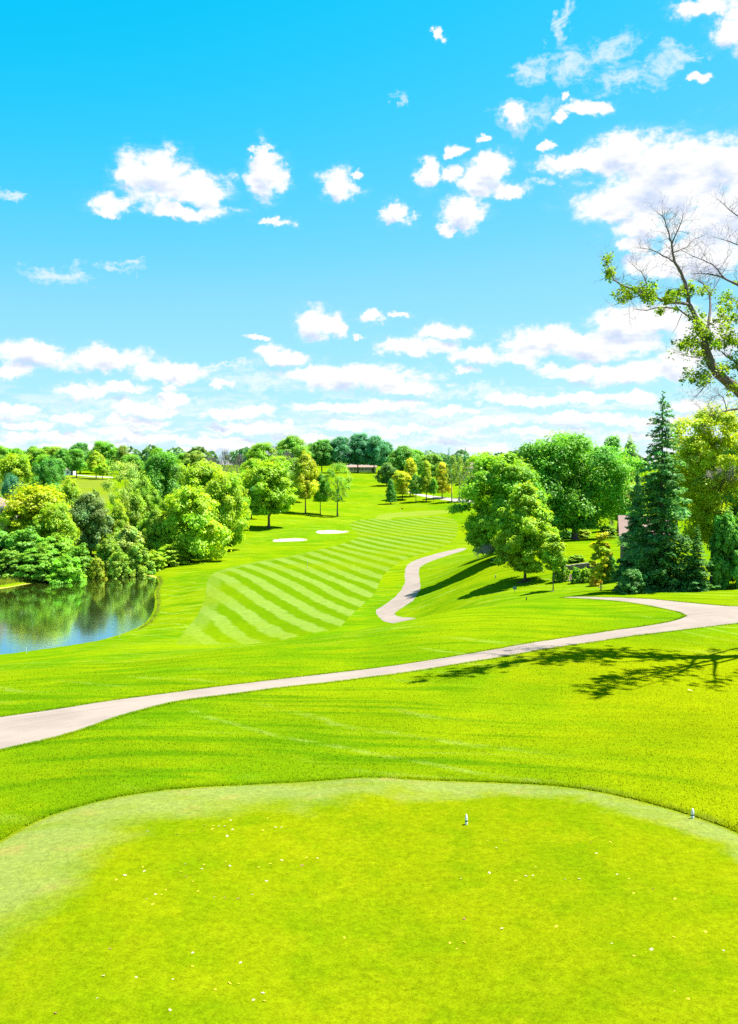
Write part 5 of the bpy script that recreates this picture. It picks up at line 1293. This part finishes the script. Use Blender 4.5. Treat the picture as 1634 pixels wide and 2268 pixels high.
# ================================================================== grass blades of the rough, reeds, algae
def blades(name, X, Y, Z, hgt, wid, rng, label, color, lean=0.5, tintv=0.25):
    n = len(X)
    a = rng.uniform(0, 6.283, n); l = rng.normal(0, lean, (n, 2)) * hgt[:, None]
    b = np.stack([np.cos(a), np.sin(a), np.zeros(n)], 1) * wid[:, None]
    P = np.stack([X, Y, Z - 0.01], 1); T = P + np.stack([l[:, 0], l[:, 1], hgt], 1)
    V = np.stack([P - b, P + b, T], 1).reshape(-1, 3)
    me = mesh_np(name, V, np.arange(n * 3).reshape(n, 3), 3)
    v = np.exp(rng.normal(0, tintv, n)); h_ = rng.normal(0, .12, n)
    col = np.ones((n, 3, 4), np.float32); col[:, :, 0] = (v * (1 + h_))[:, None]; col[:, :, 1] = v[:, None]; col[:, :, 2] = v[:, None]
    at_ = me.attributes.new('tint', 'FLOAT_COLOR', 'POINT'); at_.data.foreach_set('color', col.reshape(-1)); me.materials.append(M['leaf'])
    o = obj(name, me, None); o.color = (*color, 1); tag(o, label, 'grass', None, 'stuff'); return o
def turf_blades(name, X, Y, hgt, wid, rng, mat, label, lean=0.7, edge=None):
    """single blades that take the colour of the turf they grow in"""
    n = len(X); Z = H(X, Y)
    a = rng.normal(-0.55, 0.45, n); nx, ny = np.cos(a), np.sin(a)          # broad side to the sun and the tee
    ln = rng.normal(0, lean * .5, (n, 2)) * hgt[:, None] - np.stack([nx, ny], 1) * (hgt * lean * rng.uniform(.4, 1.1, n))[:, None]
    b = np.stack([-ny, nx, np.zeros(n)], 1) * wid[:, None]
    P = np.stack([X, Y, Z - 0.005], 1); T = P + np.stack([ln[:, 0], ln[:, 1], hgt], 1)
    me = mesh_np(name, np.stack([P - b, P + b, T], 1).reshape(-1, 3), np.arange(n * 3).reshape(n, 3), 3)
    nr = unit(np.stack([rng.normal(0.05, .22, n), rng.normal(-0.05, .22, n), np.ones(n)], 1))
    me.normals_split_custom_set_from_vertices(np.repeat(nr, 3, 0).tolist())
    if edge is not None:
        at_ = me.attributes.new('edge', 'FLOAT', 'POINT'); at_.data.foreach_set('value', np.repeat(edge, 3).astype(np.float32))
    o = obj(name, me, mat); tag(o, label, 'grass', None, 'stuff'); return o
rng = np.random.default_rng(5)
n = 300000
Yb = 16.5 + (rng.uniform(size=n) ** 1.5) * 52; Xb = rng.uniform(-1, 1, n) * (Yb * 0.42 + 1.5)
sdt = poly_sd(Xb, Yb, tee_poly)
keep = (sdt > 0.02) & (poly_sd(Xb, Yb, path_a) > 0.02) & (rng.uniform(size=n) < np.clip((68 - Yb) / 25, 0, 1))
Xb, Yb, sdt = Xb[keep], Yb[keep], sdt[keep]
turf_blades('rough_grass', Xb, Yb, rng.uniform(.03, .065, len(Xb)) * (1 + 0.5 * np.exp(-(sdt / 0.5) ** 2)), rng.uniform(.006, .013, len(Xb)) * (0.7 + Yb / 50), rng, M['rough'], 'mown rough grass on the slope around the tee')
# a denser collar of uncut blades right at the rim of the tee
tp = np.array(tee_poly); seg = rng.integers(0, len(tp), 60000); tt_ = rng.uniform(size=60000)[:, None]
cpos = tp[seg] * (1 - tt_) + tp[(seg + 1) % len(tp)] * tt_ + rng.normal(0, 0.16, (60000, 2))
kk = (poly_sd(cpos[:, 0], cpos[:, 1], tee_poly) > 0.0) & (cpos[:, 1] > 14)
cpos = cpos[kk]
turf_blades('collar_grass', cpos[:, 0], cpos[:, 1], rng.uniform(.04, .085, len(cpos)), rng.uniform(.006, .012, len(cpos)), rng, M['rough'], 'longer grass collar along the rim of the tee')
pp_ = np.array(path_a); seg = rng.integers(0, len(pp_), 90000); tt_ = rng.uniform(size=90000)[:, None]
cpos = pp_[seg] * (1 - tt_) + pp_[(seg + 1) % len(pp_)] * tt_ + rng.normal(0, 0.10, (90000, 2))
sdp = poly_sd(cpos[:, 0], cpos[:, 1], path_a); cpos = cpos[(sdp > -0.07 * rng.uniform(0, 1, len(cpos)) ** 2) & (sdp < .4) & (np.abs(cpos[:, 0]) < cpos[:, 1] * .42 + 2)]
turf_blades('verge_grass', cpos[:, 0], cpos[:, 1], rng.uniform(.04, .09, len(cpos)), rng.uniform(.008, .016, len(cpos)), rng, M['rough'], 'ragged grass verge along the cart path')
n = 300000
Yt = 12.0 + (rng.uniform(size=n) ** 1.15) * 13.0; Xt = rng.uniform(-1, 1, n) * (Yt * 0.42 + .8)
sdt = poly_sd(Xt, Yt, tee_poly); keep = sdt < -0.01
Xt, Yt, sdt = Xt[keep], Yt[keep], sdt[keep]
turf_blades('tee_grass', Xt, Yt, rng.uniform(.018, .034, len(Xt)), rng.uniform(.005, .010, len(Xt)), rng, M['tee'], 'short mown grass blades of the tee', 0.8, -sdt)
# reeds and rank grass on the far shore
sh = [hit(x, y) for x, y in ((-60,1300),(0,1298),(78,1284),(140,1276),(182,1269),(240,1261),(300,1256),(330,1259))]
Xs, Ys = [], []
for a, b in zip(sh[:-1], sh[1:]):
    m_ = 900; t = rng.uniform(size=m_); Xs.append(a.x + (b.x - a.x) * t + rng.normal(0, .5, m_)); Ys.append(a.y + (b.y - a.y) * t + 0.4 + np.abs(rng.normal(0, 1.4, m_)))
Xs, Ys = np.concatenate(Xs), np.concatenate(Ys)
blades('reeds', Xs, Ys, np.maximum(H(Xs, Ys), WATER_Z), rng.uniform(.3, .95, len(Xs)), rng.uniform(.03, .07, len(Xs)), rng, 'rank yellow-green grass along the far shore', (0.24, 0.30, 0.02), 0.25)
sh = [hit(x, y) for x, y in ((349,1279),(354,1290),(350,1300),(345,1316),(349,1336),(345,1356),(330,1379),(306,1394))]
Xs, Ys = [], []
for a, b in zip(sh[:-1], sh[1:]):
    m_ = 320; t = rng.uniform(size=m_); Xs.append(a.x + (b.x - a.x) * t + np.abs(rng.normal(0, .25, m_))); Ys.append(a.y + (b.y - a.y) * t + rng.normal(0, .3, m_))
Xs, Ys = np.concatenate(Xs), np.concatenate(Ys)
blades('shore_grass', Xs, Ys, np.maximum(H(Xs, Ys), WATER_Z), rng.uniform(.06, .22, len(Xs)), rng.uniform(.03, .06, len(Xs)), rng, 'uncut tan and green grass on the right shore', (0.24, 0.29, 0.02), 0.3)
M['algae'] = mat_plain('yellow_green_algae', (0.26, 0.25, 0.03), 0.8, 0.2, 0.5, 0.5)
def flat(name, px, z, mat, label):
    pts = smooth_poly([at_z(x, y, z) for x, y in px], 2); me = bpy.data.meshes.new(name); me.from_pydata([(x, y, z) for x, y in pts], [], [tuple(range(len(pts)))]); me.update()
    bm = bmesh.new(); bm.from_mesh(me); bmesh.ops.triangulate(bm, faces=bm.faces); bm.to_mesh(me); bm.free()
    o = obj(name, me, mat); tag(o, label, 'algae', None, 'stuff'); return o
flat('algae_mat', [(225,1268),(262,1263),(300,1259.5),(325,1262),(345,1274),(351,1281),(340,1279.5),(322,1273),(295,1273.5),(262,1275),(235,1274)], WATER_Z + .012, M['algae'], 'yellow-green algae mat floating at the far end of the pond')
flat('algae_mat', [(-40,1306),(0,1301.5),(78,1287.5),(140,1278.5),(185,1271.5),(225,1268.5),(224,1271),(185,1275),(140,1281.5),(78,1290.5),(0,1305),(-40,1310)], WATER_Z + .012, M['algae'], 'thin algae line along the far shore of the pond')
